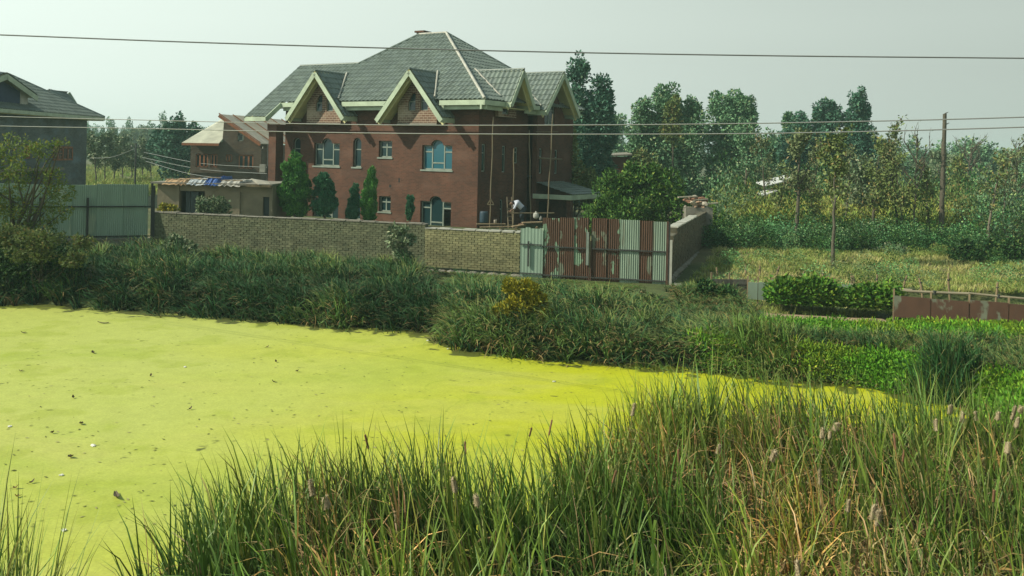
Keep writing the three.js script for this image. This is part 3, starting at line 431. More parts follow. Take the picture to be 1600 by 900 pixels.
{
  const A = wallLine[4], B = wallLine[5], a = P2(A), d = V().subVectors(P2(B), a).normalize(), n = V(-d.z, 0, d.x); if (n.z < 0) n.negate();
  const along = (px) => { const q = onLine(px, 390, A, B); return V(q[0] - A[0], 0, -q[1] + A[1]).length() * Math.sign(q[0] - A[0]); };
  const gate = thing('corrugated_gate', 'tall double gate of rusty and bare corrugated iron sheets above the concrete plinth', 'gate');
  const S = [[847, 876, 2.76, mixed, 0.1, 0.55], [874, 897, 2.78, rusty, 0.2, 0], [895, 920, 2.78, mixed, 0.45, 0.1], [924, 948, 2.80, rusty, 0.7, 0.2], [946, 971, 2.78, mixed, 0.82, 0.4], [969, 999, 2.78, zinc, 0.1, 0], [997, 1023, 2.78, rusty, 0.5, 0.5], [1020, 1041, 2.77, zinc, 0.6, 0]];
  S.forEach(([x0, x1, y, t, ox, oy], i) => { const s0 = along(x0), s1 = along(x1), m = new MB(); corrugated(m, a.clone().addScaledVector(d, s0).addScaledVector(n, 0.05 + (i % 2) * 0.022), d, s1 - s0, 0.56, y + r0.s(-0.02, 0.02), n); m.build('sheet', sheetMat(t, ox, oy), gate); });
  const bar = (x0, x1, y, z = 0.11, w = 0.045) => new MB().beam(a.clone().addScaledVector(d, along(x0)).addScaledVector(n, z).setY(y), a.clone().addScaledVector(d, along(x1)).addScaledVector(n, z).setY(y), w, w).build('rail', M.iron, gate);
  for (const [x0, x1] of [[848, 921], [923, 1041]]) for (const y of [0.72, 1.73]) bar(x0, x1, y);
  const post = (px, y0, y1, w, m = M.iron, z = 0.11, nm = 'post') => new MB().beam(a.clone().addScaledVector(d, along(px)).addScaledVector(n, z).setY(y0), a.clone().addScaledVector(d, along(px)).addScaledVector(n, z).setY(y1), w, w, n).build(nm, m, gate);
  const rustM = mat(0.11, 0.055, 0.035, 0.8, { map: rep(T.noise, 0.7, 0.7) });
  post(921, 0.5, 2.3, 0.05, rustM); post(924, 0.5, 2.0, 0.05, rustM); post(919, 1.15, 2.3, 0.09, M.frame, 0.14, 'strip'); post(1043, 0.45, 2.78, 0.07, rustM); post(1046, 0.45, 2.75, 0.05, M.iron); post(1049, 0.42, 2.15, 0.08, M.flash, 0.14, 'strip');
  const sp = thing('corrugated_screen', 'short pale green metal panel between the brick wall and the rusty gate', 'metal screen');
  const m = new MB(); corrugated(m, a.clone().addScaledVector(d, along(814)).addScaledVector(n, 0.09), d, along(849) - along(814), 0.56, 2.40, n, 0.12, 0.004, 0.06); m.build('sheet', sheetMat(greenish, 0.2), sp);
  for (const y of [0.75, 1.78]) new MB().beam(a.clone().addScaledVector(d, along(814)).addScaledVector(n, 0.14).setY(y), a.clone().addScaledVector(d, along(848)).addScaledVector(n, 0.14).setY(y), 0.04, 0.04).build('rail', M.iron, sp);
  new MB().beam(a.clone().addScaledVector(d, along(827)).addScaledVector(n, 0.15).setY(1.0), a.clone().addScaledVector(d, along(827)).addScaledVector(n, 0.15).setY(1.9), 0.05, 0.05, n).build('post', M.iron, sp);
}
{ // the side wall running away from the gate, on a stone base
  const w = thing('side_wall', 'shaded side wall of brick on a rough stone base, running away beyond the gate', 'wall'), A = [5.45, 30.85], B = [sideX(44.5) + 0.05, 44.5], C1 = [5.75, 31.7], C2 = [6.1, 32.9];
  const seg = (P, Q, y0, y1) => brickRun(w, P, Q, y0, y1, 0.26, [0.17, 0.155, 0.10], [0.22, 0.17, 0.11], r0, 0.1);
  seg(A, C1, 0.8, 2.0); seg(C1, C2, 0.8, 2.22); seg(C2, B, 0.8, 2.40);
  const a = P2(A), d = V().subVectors(P2(B), a).normalize(), n = V(-d.z, 0, d.x); if (n.x < 0) n.negate();
  for (let i = 0; i < 12; i++) { const s = 2.2 + i * 0.55; new MB().prism([[s, 0.05], [s + r0.s(0.4, 0.53), 0.05], [s + 0.5, -0.32], [s, -0.32]].map(([t, z]) => a.clone().addScaledVector(d, t).addScaledVector(n, z).setY(2.402)), V(0, r0.s(0.03, 0.07), 0)).build('coping', M.flash, w); }
  for (let row = 0; row < 6; row++) for (let s = r0.s(-0.1, 0.3); s < 13; ) { const l = r0.s(0.25, 0.6); const g = new THREE.IcosahedronGeometry(0.5, 1), P = g.attributes.position; for (let i = 0; i < P.count; i++) { const k = 0.82 + 0.3 * hash(Math.round(P.getX(i) * 50), Math.round(P.getY(i) * 50) + 7 * Math.round(P.getZ(i) * 50), row * 31 + Math.round(s * 10)); P.setXYZ(i, P.getX(i) * k, P.getY(i) * k, P.getZ(i) * k); } g.computeVertexNormals(); if (row < 5 || s < 9) { const p = a.clone().addScaledVector(d, s + l / 2).addScaledVector(n, -0.08); const m = put('stone', g, M.conc, w); m.position.set(p.x, -0.15 + row * 0.18, p.z); m.scale.set(l * 1.12, 0.24, 0.5); m.rotation.y = Math.atan2(-d.z, d.x); } s += l + 0.02; }
  // broken bricks and bags heaped on its far end
  const rp = thing('rubble_heap', 'sunlit heap of broken bricks, stones and sacking on top of the side wall', 'rubble', at(1087, 322, 43.5));
  const cols = [[0.55, 0.36, 0.24], [0.62, 0.55, 0.42], [0.42, 0.22, 0.14], [0.5, 0.45, 0.36]].map((c) => mat(...c, 0.9, { map: rep(T.noise, 0.5, 0.5), flatShading: true }));
  new MB().box(-0.55, -0.9, -0.45, 0.75, -0.05, 0.4).build('pile_base', M.conc, rp);
  for (let i = 0; i < 34; i++) { const g = new THREE.IcosahedronGeometry(r0.s(0.08, 0.17), 1), P = g.attributes.position; for (let k = 0; k < P.count; k++) { const q = 0.75 + 0.5 * hash(Math.round(P.getX(k) * 300), Math.round(P.getY(k) * 300) + 9 * Math.round(P.getZ(k) * 300), i); P.setXYZ(k, P.getX(k) * q, P.getY(k) * q, P.getZ(k) * q); } g.computeVertexNormals(); const m = put(i % 5 ? 'stone' : 'broken_brick', g, cols[i % 4], rp); const t = r0.n() * 0.42; m.position.set(t + 0.05, r0.s(-0.1, 0.5) * (1 - Math.abs(t) * 0.9), r0.s(-0.3, 0.35)); m.scale.set(r0.s(1, 1.9), r0.s(0.5, 0.8), 1); m.rotation.set(r0.s(-0.4, 0.4), r0.s(0, 3), r0.s(-0.4, 0.4)); }
  for (const [dx, dy, l] of [[-0.45, 0.42, 0.9], [0.6, 0.12, 0.9], [0.2, 0.3, 0.7]]) new MB().beam(V(dx - l / 2, dy, 0.2), V(dx + l / 2, dy + 0.06, 0.1), 0.16, 0.05).build('plank', cols[1], rp);
  const bm = thing('concrete_beam', 'old concrete beam leaning on the bank below the side wall corner', 'beam'); new MB().beam(at(1058, 447, 30.2), at(1112, 503, 27.6), 0.22, 0.2).build('beam_body', M.conc, bm); new MB().beam(at(1058, 447, 30.2), at(1054, 441, 30.5), 0.03, 0.03).build('rebar', M.iron, bm);
}
{ // pale green fence on the left
  const A = wallLine[1], B = wallLine[2], A0 = [wallLine[1][0] - 6, wallLine[1][1] - 2.4], a = P2(A0), b = P2(B), d = V().subVectors(b, a).normalize(), n = V(-d.z, 0, d.x); if (n.z < 0) n.negate();
  const L = a.distanceTo(b), f = thing('corrugated_fence', 'pale green corrugated metal fence with dark rails at the left, by the brick wall', 'fence');
  let i = 0; for (let s = L - 0.12; s > 0.5; s -= 0.93, i++) { const m = new MB(); corrugated(m, a.clone().addScaledVector(d, s - 0.97).addScaledVector(n, (i % 2) * 0.02), d, 0.97, 1.24, 3.43 + r0.s(-0.03, 0.03), n); m.build('sheet', sheetMat(greenish, r0(), r0()), f); }
  for (const y of [1.36, 2.55]) new MB().beam(a.clone().addScaledVector(n, 0.07).setY(y), b.clone().addScaledVector(n, 0.07).setY(y), 0.05, 0.05).build('rail', M.iron, f);
  for (const [px, h] of [[-40, 2.9], [20, 2.9], [63, 2.9], [137, 2.9], [237, 3.5], [240, 3.4]]) { const q = onLine(px, 340, A0, B); new MB().beam(V(q[0], 0.6, -q[1]).addScaledVector(n, 0.11), V(q[0], h, -q[1]).addScaledVector(n, 0.11), 0.08, 0.08, n).build('post', M.iron, f); }
  const w = thing('footing_wall', 'low grey rendered wall under the pale green fence', 'wall'); new MB().prism([a, b, b.clone().addScaledVector(n, -0.3), a.clone().addScaledVector(n, -0.3)].map((p) => p.clone().addScaledVector(n, 0.15).setY(-0.1)), V(0, 1.33, 0)).build('wall_body', M.conc, w); new MB().prism([a, b, b.clone().addScaledVector(n, -0.36), a.clone().addScaledVector(n, -0.36)].map((p) => p.clone().addScaledVector(n, 0.18).setY(1.232)), V(0, 0.05, 0)).build('coping', M.conc, w);
}
// ---------- the dark house at the left edge ----------
{
  const h = thing('dark_house', 'dark slate coloured house at the left edge with orange window frames and blue gable', 'house');
  const wallM = mat(0.062, 0.066, 0.078, 0.9, { map: rep(T.brick, 7.68, 5.12), color: C(1.35, 3.7, 6.2) }), X = -33.1;
  const y0 = 0.6, y1 = 7.05, z0 = -50, z1 = -69.7;
  // right face: local x runs away from the viewer
  const toFace = (px, py) => { const q = at(px, py, 1), s = X / q.x, p = at(px, py, s); return [-p.z, p.y]; };
  const holes = [[37, 248, 47, 227], [82, 251, 114, 229]].map(([a, b, c, e]) => { const p = toFace(a, b), q = toFace(c, e); return [p[0], p[1], q[0], q[1]]; });
  const rf = put('wall', wallGeo([[-z0, y0], [-z1, y0], [-z1, y1], [-z0, y1]], holes.map((t) => rectHole(...t)), 0.3), wallM, h); rf.rotation.y = Math.PI / 2; rf.position.x = X;
  new MB().box(X - 11, y0, z1, X - 0.302, y1, z1 + 0.3).build('wall', wallM, h); new MB().box(X - 11, y0, z0 - 0.3, X - 0.302, y1, z0).build('wall', wallM, h); new MB().box(X - 11, 2.6, z1 + 0.32, X - 0.32, 2.7, z0 - 0.32).build('ceiling', M.dark, h);
  holes.forEach(([a, b, c, e], i) => { const w = c - a, ht = e - b, t = 0.13, n = i ? 3 : 1, bars = [[0, 0, w, t], [0, ht - t, w, ht], [0, 0, t, ht], [w - t, 0, w, ht]], panes = [[0.05, 0.05, w - 0.05, ht - 0.05]]; for (let k = 1; k < n + 1; k++) bars.push([w * k / (n + 1) - 0.06, 0, w * k / (n + 1) + 0.06, ht]); if (i) for (let k = 1; k < 4; k++) bars.push([w * 0.26, ht * k / 4 - 0.015, w * 0.5, ht * k / 4 + 0.015]); windowParts(h, 'window', bars, panes, { frame: M.orange, glass: M.glass }, T4(X - 0.02, b, -a, Math.PI / 2)); });
  new MB().box(X + 0.002, 3.12, -68.0 + 3, X + 0.7, 3.3, -52).build('ledge', M.conc, h);
  const r = rngOf(31), ev = X + 0.75, rx = -37.2, rz = -66, ry = 10.0, ey = 7.15, zb = -71, zf = -49;
  const tm = mat(0.15, 0.18, 0.155, 0.45, { vertexColors: true }), big = { pitch: 0.3, course: 0.5, amp: 0.05, lip: 0.04, r };
  { const s = new MB(); tiled(s, [V(ev, ey, zb), V(ev, ey, zf), V(rx, ry, -56), V(rx, ry, rz)], big); s.build('roof_slope', tm, h); }
  { const s = new MB(); s.poly([V(ev, ey, zb), V(rx, ry, rz), V(X - 8.5, ey, zb)]); s.poly([V(rx, ry, rz), V(rx, ry, -56), V(X - 8.5, ey, zf), V(X - 8.5, ey, zb)]); s.build('roof_slope', tm, h); }
  new MB().tube([V(ev, ey + 0.05, zb), V(rx, ry + 0.05, rz), V(rx, ry + 0.05, -56)], 0.12, 8).build('ridge_cap', tm, h);
  new MB().beam(V(ev + 0.02, ey - 0.1, zb - 0.02), V(ev + 0.02, ey - 0.1, zf), 0.06, 0.24).beam(V(ev, ey - 0.1, zb), V(X - 8.5, ey - 0.1, zb), 0.06, 0.24).build('fascia', M.cream, h);
  new MB().box(X - 8, ey - 0.26, zb + 0.05, ev - 0.03, ey - 0.22, zf).build('soffit', M.soffit, h);
  // blue clad gable in front of the slope
  const gx = X + 0.35, p = (px, py) => { const q = at(px, py, 1), s = gx / q.x, v = at(px, py, s); return v; };
  const g = part('gable', h), apex = p(8, 115), ft = p(56, 150), zA = apex.z, hw = Math.abs(ft.z - zA), blue = mat(0.03, 0.06, 0.13, 0.8, { map: rep(T.noise, 1.9, 1.9) });
  new MB().prism([V(gx - 0.3, ey + 0.1, zA - hw * 0.62), V(gx - 0.3, ey + 0.1, zA + hw), V(gx - 0.3, ft.y - 0.25, zA + hw), V(gx - 0.3, apex.y - 0.4, zA), V(gx - 0.3, ft.y + 0.2, zA - hw * 0.62)], V(-0.2, 0, 0)).build('cladding', blue, g);
  new MB().box(gx - 1.2, ey + 0.05, zA - hw * 0.86, gx - 0.27, ft.y + 0.6, zA - hw * 0.62).build('cheek', M.flash, g);
  for (const s of [-1, 1]) { const q = [V(gx + 0.1, apex.y, zA), V(gx + 0.1, ft.y, zA + s * hw), V(gx - 3.2, ft.y, zA + s * hw), V(gx - 3.2, apex.y, zA)], m = new MB(); tiled(m, q, big); m.build('roof_slope', tm, g); new MB().beam(V(gx + 0.13, apex.y - 0.2, zA), V(gx + 0.13, ft.y - 0.2, zA + s * hw), 0.06, 0.34).build('rake_board', M.cream, g); new MB().prism(q.map((v) => v.clone().add(V(0, -0.05, 0))), V(0, -0.08, 0)).build('soffit', M.soffit, g); }
  // the further gable on the far slope
  const fg = part('gable', h); { const a = at(74, 140, 68.5), b = at(107, 143, 72.5), m = new MB(); tiled(m, [a, b, V(b.x + 0.9, b.y - 1.3, b.z + 0.1), V(a.x + 1.6, a.y - 1.3, a.z)], big); m.poly([a, b, V(b.x - 1.5, b.y - 1.3, b.z), V(a.x - 1.5, a.y - 1.3, a.z)]); m.build('roof_slope', tm, fg); new MB().beam(b.clone().add(V(0, -0.1, -0.05)), V(b.x + 0.95, b.y - 1.45, b.z + 0.1), 0.06, 0.25).build('rake_board', M.cream, fg); }
}
// ---------- the unplastered house and the shed ----------
{
  const h = thing('unplastered_house', 'bare brick house with pale tin roofs and orange window frames, behind the low shed', 'house'), D = 76, W = (px, py, d = D) => at(px, py, d);
  const bm = new THREE.MeshStandardMaterial({ map: rep(T.brick, 7.68, 5.12, 0.3, 0.2), color: C(1.25, 2.1, 2.5), roughness: 0.93, side: THREE.DoubleSide });
  const o = W(298, 232), X = (px) => W(px, 240).x - o.x, Y = (py) => W(350, py).y;
  const root = (m) => { m.position.set(o.x, 0, o.z); return m; };
  const wins = [[306, 262, 325, 241], [329, 262, 340, 241], [353, 253, 363, 241], [373, 263, 396, 241], [371, 220, 380, 208]].map(([a, b, c, e]) => [X(a), Y(b), X(c), Y(e)]);
  root(put('wall', wallGeo([[0, 0.6], [X(408), 0.6], [X(408), Y(224)], [X(349), Y(188)], [X(347), Y(222)], [0, Y(222)]], wins.map((t) => rectHole(...t)), 0.3), bm, h));
  root(new MB().box(0, 0.6, -9, 0.3, Y(222), -0.302).box(X(408) - 0.3, 0.6, -9, X(408), Y(224), -0.302).box(0, 3.0, -9, X(408) - 0.32, 3.1, -0.32).box(X(408) + 0.002, 0.6, -8, X(428), Y(226), -3).build('wall', bm, h));
  wins.forEach(([a, b, c, e], i) => { const w = c - a, ht = e - b, t = 0.1, n = [3, 2, 2, 3, 1][i], bars = [[0, 0, w, t], [0, ht - t, w, ht], [0, 0, t, ht], [w - t, 0, w, ht]]; for (let k = 1; k < n; k++) bars.push([w * k / n - 0.07, 0, w * k / n + 0.07, ht]); windowParts(h, 'window', bars, [[0.04, 0.04, w - 0.04, ht - 0.04]], { frame: i === 4 ? M.frame : M.orange, glass: M.glass }, T4(o.x + a, b, o.z - 0.08)); });
  new MB().box(0, Y(271), 0.002, X(408), Y(267), 0.1).build('string_course', bm, h).position.set(o.x, 0, o.z);
  const tin = mat(0.66, 0.66, 0.52, 0.6, { map: rep(T.noise, 2.1, 3.1) }), tin2 = mat(0.78, 0.64, 0.45, 0.6, { map: rep(T.noise, 1.9, 2.7) });
  new MB().prism([W(284, 224, 75), W(342, 225, 75), W(351, 214, 76.5), W(352, 186, 80), W(343, 189, 80.5)], V(0, 0.06, 0)).build('roof_slope', tin, h);
  const a0 = W(342, 179, 75.3), b0 = W(407, 225, 75.3), ax = V(0.22, 0, -1).multiplyScalar(11), n = 5;
  for (let i = 0; i < n; i++) { const q = (p, k) => p.clone().addScaledVector(ax, k), lift = V(0, 0.03 * (i % 2), 0); new MB().prism([q(b0, i / n), q(b0, (i + 1.05) / n), q(a0, (i + 1.05) / n), q(a0, i / n)].map((p) => p.add(lift)), V(0, 0.05, 0)).build('roof_sheet', i % 2 ? tin2 : mat(0.7, 0.6, 0.46, 0.6, { map: rep(T.noise, 2.3, 1.7) }), h); }
  for (let i = 0; i <= n; i++) new MB().beam(a0.clone().addScaledVector(ax, i / n).add(V(0, 0.12, 0)), b0.clone().addScaledVector(ax, i / n).add(V(0, 0.12, 0)), 0.1, 0.06).build('batten', M.orange, h);
  new MB().beam(a0.clone().add(V(0, -0.1, 0.05)), b0.clone().add(V(0, -0.1, 0.05)), 0.06, 0.22).beam(W(284, 225, 74.9), W(342, 226, 74.9), 0.06, 0.2).build('fascia', M.orange, h);

  const s = thing('low_shed', 'low plastered shed with dark doorway and flat roof behind the brick wall', 'shed'), SD = 46, q = at(246, 300, SD), SX = (px) => at(px, 300, SD).x - q.x, SY = (py) => at(330, py, SD).y;
  const pl = mat(0.33, 0.28, 0.19, 0.93, { map: rep(T.noise, 2.9, 2.9), bumpMap: rep(T.bump, 0.7, 0.7), bumpScale: 0.01 });
  const wall = put('wall', wallGeo([[0, 0.6], [SX(426), 0.6], [SX(426), SY(289)], [0, SY(288)]], [rectHole(SX(281), 0.8, SX(320), SY(299)), rectHole(SX(411), 0.8, SX(421), SY(306))], 0.25), pl, s); wall.position.set(q.x, 0, q.z);
  new MB().box(SX(360), 0.6, 0.002, SX(376), SY(299), 0.12).build('pilaster', pl, s).position.set(q.x, 0, q.z); new MB().box(SX(276), 0.6, 0.002, SX(281), SY(290), 0.08).build('pilaster', pl, s).position.set(q.x, 0, q.z);
  new MB().box(0, 0.6, -4, 0.25, SY(289), -0.252).box(0.26, 0.6, -4, SX(426), SY(289), -3.75).box(SX(426) - 0.2, 0.6, -3.74, SX(426), SY(289), -0.252).build('wall', pl, s).position.set(q.x, 0, q.z);
  new MB().box(-0.25, SY(288.5), -4.2, SX(427), SY(285.5), 0.3).build('roof_slab', M.conc, s).position.set(q.x, 0, q.z);
  const dd = part('door', s); dd.position.set(q.x, 0, q.z); const dm = mat(0.05, 0.075, 0.085, 0.7, { map: rep(T.wood, 0.6, 1.5) }); new MB().box(SX(289), 0.8, -0.2, SX(296), SY(300), -0.15).box(SX(297), 0.8, -0.19, SX(309), SY(300), -0.14).build('leaf', dm, dd); new MB().box(SX(411), 0.8, -0.2, SX(421), SY(306), -0.15).build('leaf', dm, dd);
  // sheets thrown over its roof
  const cloth = (name, label, cat, x0, x1, c, h0) => { const m = new MB(), N = 10, K = 5, base = q.clone(); base.y = SY(285.4); const P = (i, k) => { const t = i / N, x = SX(x0) + (SX(x1) - SX(x0)) * t, z = 0.42 - k * 0.55, e = (i === 0 || i === N || k === 0); return V(base.x + x, base.y + 0.03 + (e ? 0 : h0 * (0.4 + 0.9 * hash(i, k, x0))) - (k === 0 ? 0.10 + 0.12 * hash(i, 3, x0) : 0), base.z + z + (k === 0 ? 0 : 0.1 * hash(i, k, 5))); }; const o = thing(name, label, cat); for (let i = 0; i < N; i++) for (let k = 0; k < K; k++) m.quad(P(i, k), P(i + 1, k), P(i + 1, k + 1), P(i, k + 1)); m.build('sheet_cloth', mat(...c, 0.7, { map: rep(T.noise, 0.9, 0.9) }), o); new MB().tube([P(0, 1), P(N, 1)].map((p) => p.add(V(0, h0, 0))), 0.03, 5).build('weight_pole', M.wood, o); };
  cloth('tarpaulin', 'faded orange brown sheet on the left of the shed roof', 'tarpaulin', 257, 294, [0.52, 0.34, 0.18], 0.10);
  cloth('tarpaulin', 'pale grey white sheet left of the blue tarpaulin on the shed roof', 'tarpaulin', 295, 324, [0.50, 0.55, 0.58], 0.13);
  cloth('tarpaulin', 'bright blue tarpaulin bunched on the shed roof', 'tarpaulin', 322, 344, [0.045, 0.13, 0.42], 0.22);
  cloth('tarpaulin', 'wrinkled white sheet right of the blue tarpaulin on the shed roof', 'tarpaulin', 344, 378, [0.52, 0.50, 0.44], 0.10);
  const ts = thing('tin_sheet', 'loose pale tin sheet propped at the right end of the shed roof', 'metal sheet'); new MB().prism([at(392, 280, 45.8), at(404, 289, 45.4), at(423, 289, 45.8), at(418, 284, 47.5)], V(0, 0.04, 0)).build('sheet', mat(0.6, 0.55, 0.45, 0.6, { map: rep(T.noise, 0.9, 0.9) }), ts); new MB().beam(at(385, 290, 45.5), at(423, 291, 45.6), 0.08, 0.12).build('edge_board', M.wood, ts);
}
// ---------- poles and wires ----------
{
  const pole = (label, px, top, D, r, ht) => { const b = at(px, 280, D); const o = thing('utility_pole', label, 'utility pole', V(b.x, landY(b.x, D), b.z)); const h = levelAt(px, top, D) - o.position.y; new MB().tube([V(0, -0.3, 0), V(0.02, h, 0)], [r, r * 0.75], 8).build('shaft', M.iron, o); new MB().beam(V(-0.5, h - 0.35, 0), V(0.5, h - 0.35, 0), 0.08, 0.08).build('crossarm', M.iron, o); for (const x of [-0.4, 0.4]) new MB().tube([V(x, h - 0.31, 0), V(x, h - 0.16, 0)], 0.045, 6).build('insulator', M.flash, o); if (ht) new MB().box(-0.5, h - 2.1, 0.1, -0.1, h - 1.5, 0.45).build('meter_box', M.flash, o); };
  pole('thin dark utility pole beyond the pale green fence', 211, 224, 84, 0.10); pole('utility pole with white box beside the bare brick house', 418, 226, 68, 0.09, true);
  const wire = (name, label, P, rad) => { const c = new THREE.CatmullRomCurve3(P), m = new MB(); m.tube(c.getPoints(40), rad, 6); const o = thing(name, label, 'cable'); m.build('strand', M.wire, o); };
  const far = [[225, 238, 84, 425, 262, 68], [222, 246, 84, 425, 272, 68], [228, 252, 84, 400, 284, 60], [140, 247, 88, 212, 232, 84]];
  far.forEach(([a, b, d, e, f, g], i) => { const A = at(a, b, d), B = at(e, f, g), m = A.clone().lerp(B, 0.5).add(V(0, -0.35, 0)); wire('service_wire', ['slack service wire to the bare brick house, uppermost', 'slack service wire to the bare brick house, middle', 'slack service wire dropping towards the shed roof', 'service wire left of the thin utility pole'][i], [A, m, B], 0.022); });
  const dep = (px, d0, d1) => 1 / (1 / d0 + (1 / d1 - 1 / d0) * px / 1600);
  const run = (pts, d0, d1) => pts.map(([x, y]) => at(x, y, dep(x, d0, d1)));
  wire('overhead_wire', 'overhead cable crossing the sky above the villa roof, uppermost of three', run([[-700, 28], [0, 54.5], [330, 67], [800, 80], [1200, 87], [1600, 91], [2300, 99]], 9.4, 9.2), 0.0072);
  wire('overhead_wire', 'middle overhead cable passing in front of the villa eaves', run([[-300, 172], [0, 182], [220, 187.5], [450, 193], [640, 195.5], [920, 195.3], [1227, 192], [1600, 183], [1900, 170]], 22, 12), 0.0085);
  wire('overhead_wire', 'lowest overhead cable passing across the top of the villa walls', run([[-300, 188], [0, 196.8], [220, 200.7], [450, 205.8], [640, 208.6], [920, 209.7], [1227, 208], [1600, 198.6], [1900, 186]], 22, 12), 0.0085);
}
// ---------- scaffold and workers' things beside the villa ----------
{
  const inV = (x, y, z) => villa.localToWorld(V(x, y, z)); villa.updateMatrixWorld();
  const bp = (label, a, b, rad = 0.035) => { const o = thing('bamboo_pole', label, 'scaffold pole', V(0, 0, 0), 0, 'scaffold poles beside the villa'), c = []; for (let i = 0; i <= 6; i++) c.push(a.clone().lerp(b, i / 6).add(V(Math.sin(i * 2.1) * 0.02, 0, Math.cos(i * 1.7) * 0.02))); const m = new MB(); m.tube(c, rad, 7); m.build('cane', M.bamboo, o); const k = new MB(); for (let i = 1; i < 6; i++) k.tube([c[i].clone().add(V(0, -0.02, 0)), c[i].clone().add(V(0, 0.02, 0))], rad * 1.25, 7); k.build('nodes', M.bamboo, o); return o; };
  const up = (px0, y0, px1, y1, D) => [at(px0, y0, D), at(px1, y1, D)];
  bp('tall leaning scaffold pole nearest the front corner, with a wooden bracket', ...up(765, 356, 771, 183, 46.6)); bp('short upright scaffold pole behind the bending worker', ...up(802, 350, 803, 232, 47.5)); bp('slightly bowed upright scaffold pole at the inner corner', ...up(829, 346, 827, 203, 48.5)); bp('long scaffold pole leaning up to the gable beside the canopy', ...up(855, 345, 864, 178, 47.6));
  bp('horizontal scaffold pole across the worker at hip height', at(797, 333, 46.6), at(866, 333, 46.8), 0.03); bp('short scaffold ledger across the wing window slits', at(842, 247, 50), at(878, 249, 51), 0.05); bp('upper scaffold ledger under the gable', at(838, 206, 50), at(872, 206, 51), 0.03);
  const br = thing('wooden_bracket', 'triangular wooden bracket tied to the leaning scaffold pole', 'bracket', at(766.5, 319, 46.5)); new MB().beam(V(-0.17, -0.02, 0), V(0.17, -0.02, 0), 0.06, 0.05).build('base_bar', M.bamboo, br); for (const s of [-1, 1]) new MB().beam(V(s * 0.16, 0, 0), V(0, 0.27, 0), 0.05, 0.05, V(0, 0, 1)).build('strut', M.bamboo, br);
  const ld = thing('ladder', 'rough wooden ladder leaning beside the wall window by the worker', 'ladder'), l0 = at(794, 357, 46.4), l1 = at(792, 308, 47.1), w = V(0.24, 0, -0.05); for (const s of [0, 1]) new MB().beam(l0.clone().addScaledVector(w, s), l1.clone().addScaledVector(w, s), 0.05, 0.05, V(0, 0, 1)).build('rail', M.bamboo, ld); for (let i = 1; i < 8; i++) { const p = l0.clone().lerp(l1, i / 8); new MB().beam(p, p.clone().add(w), 0.04, 0.04).build('rung', M.bamboo, ld); }
  const plank = (label, a, b, wd = 0.22) => { const o = thing('plank', label, 'plank', V(0, 0, 0), 0, 'planks of the work platform'); new MB().beam(a, b, wd, 0.05).build('board', M.wood, o); new MB().beam(b.clone().add(V(0.0, 0.03, 0)), b.clone().add(V(0.02, 0.03, 0.1)), 0.04, 0.02).build('cleat', M.iron, o); };
  plank('long plank of the work platform left of the ladder', at(744, 350, 45.8), at(790, 350, 46)); plank('lower plank of the work platform by the villa corner', at(750, 355, 45), at(798, 354, 45.2)); plank('dark plank stack right of the worker above the green panel', at(816, 348, 45.3), at(849, 347, 45.5), 0.4); plank('lower dark plank right of the ladder', at(800, 354, 45), at(820, 351, 45.3), 0.3);
  const trestle = thing('trestle', 'rough timber trestle holding the work platform planks', 'trestle'); for (const px of [757, 782, 806, 838]) { const t = at(px, 352, 45.9); new MB().beam(V(t.x - 0.1, 0.9, t.z), t.clone().add(V(0, -0.08, 0)), 0.08, 0.08, V(0, 0, 1)).beam(V(t.x + 0.35, 0.9, t.z - 0.2), t.clone().add(V(0.02, -0.08, 0)), 0.07, 0.07, V(0, 0, 1)).build('leg', M.wood, trestle); }
  const sack = (label, px, py, D, s, c) => { const o = thing('sack', label, 'sack', at(px, py, D)), g = new THREE.SphereGeometry(0.5, 14, 10), P = g.attributes.position; for (let i = 0; i < P.count; i++) { const x = P.getX(i), y = P.getY(i), z = P.getZ(i), k = 1 + 0.14 * (hash(Math.round(x * 9), Math.round(y * 9 + z * 5), 3) - 0.5); P.setXYZ(i, Math.sign(x) * Math.pow(Math.abs(x) * 2, 0.7) / 2 * k, Math.sign(y) * Math.pow(Math.abs(y) * 2, 0.75) / 2 * k, z * k); } g.computeVertexNormals(); g.scale(s[0], s[1], s[2]); const m = mat(...c, 0.85, { map: rep(T.noise, 0.5, 0.5) }); put('bag', g, m, o); new MB().tube([V(0, s[1] * 0.46, 0), V(0.03, s[1] * 0.62, 0)], [0.05, 0.08], 7).build('tied_neck', m, o); };
  sack('white cement sack on the platform right of the worker', 837.5, 337, 46.2, [0.30, 0.32, 0.25], [0.5, 0.5, 0.45]); sack('small grey sack beside the white cement sack', 845, 342, 46.1, [0.16, 0.18, 0.16], [0.25, 0.26, 0.24]);
  const dr = thing('plastic_drum', 'dark blue plastic drum against the villa wall near its corner', 'drum', at(756, 348, 46.8)); put('drum_body', new THREE.LatheGeometry([[0, 0], [0.2, 0], [0.22, 0.04], [0.23, 0.25], [0.215, 0.27], [0.23, 0.29], [0.22, 0.52], [0.2, 0.56], [0, 0.56]].map(([x, y]) => new THREE.Vector2(x, y)), 16), mat(0.02, 0.045, 0.07, 0.5), dr); put('lid', new THREE.CylinderGeometry(0.19, 0.2, 0.04, 16).translate(0, 0.58, 0), mat(0.03, 0.05, 0.07, 0.5), dr);
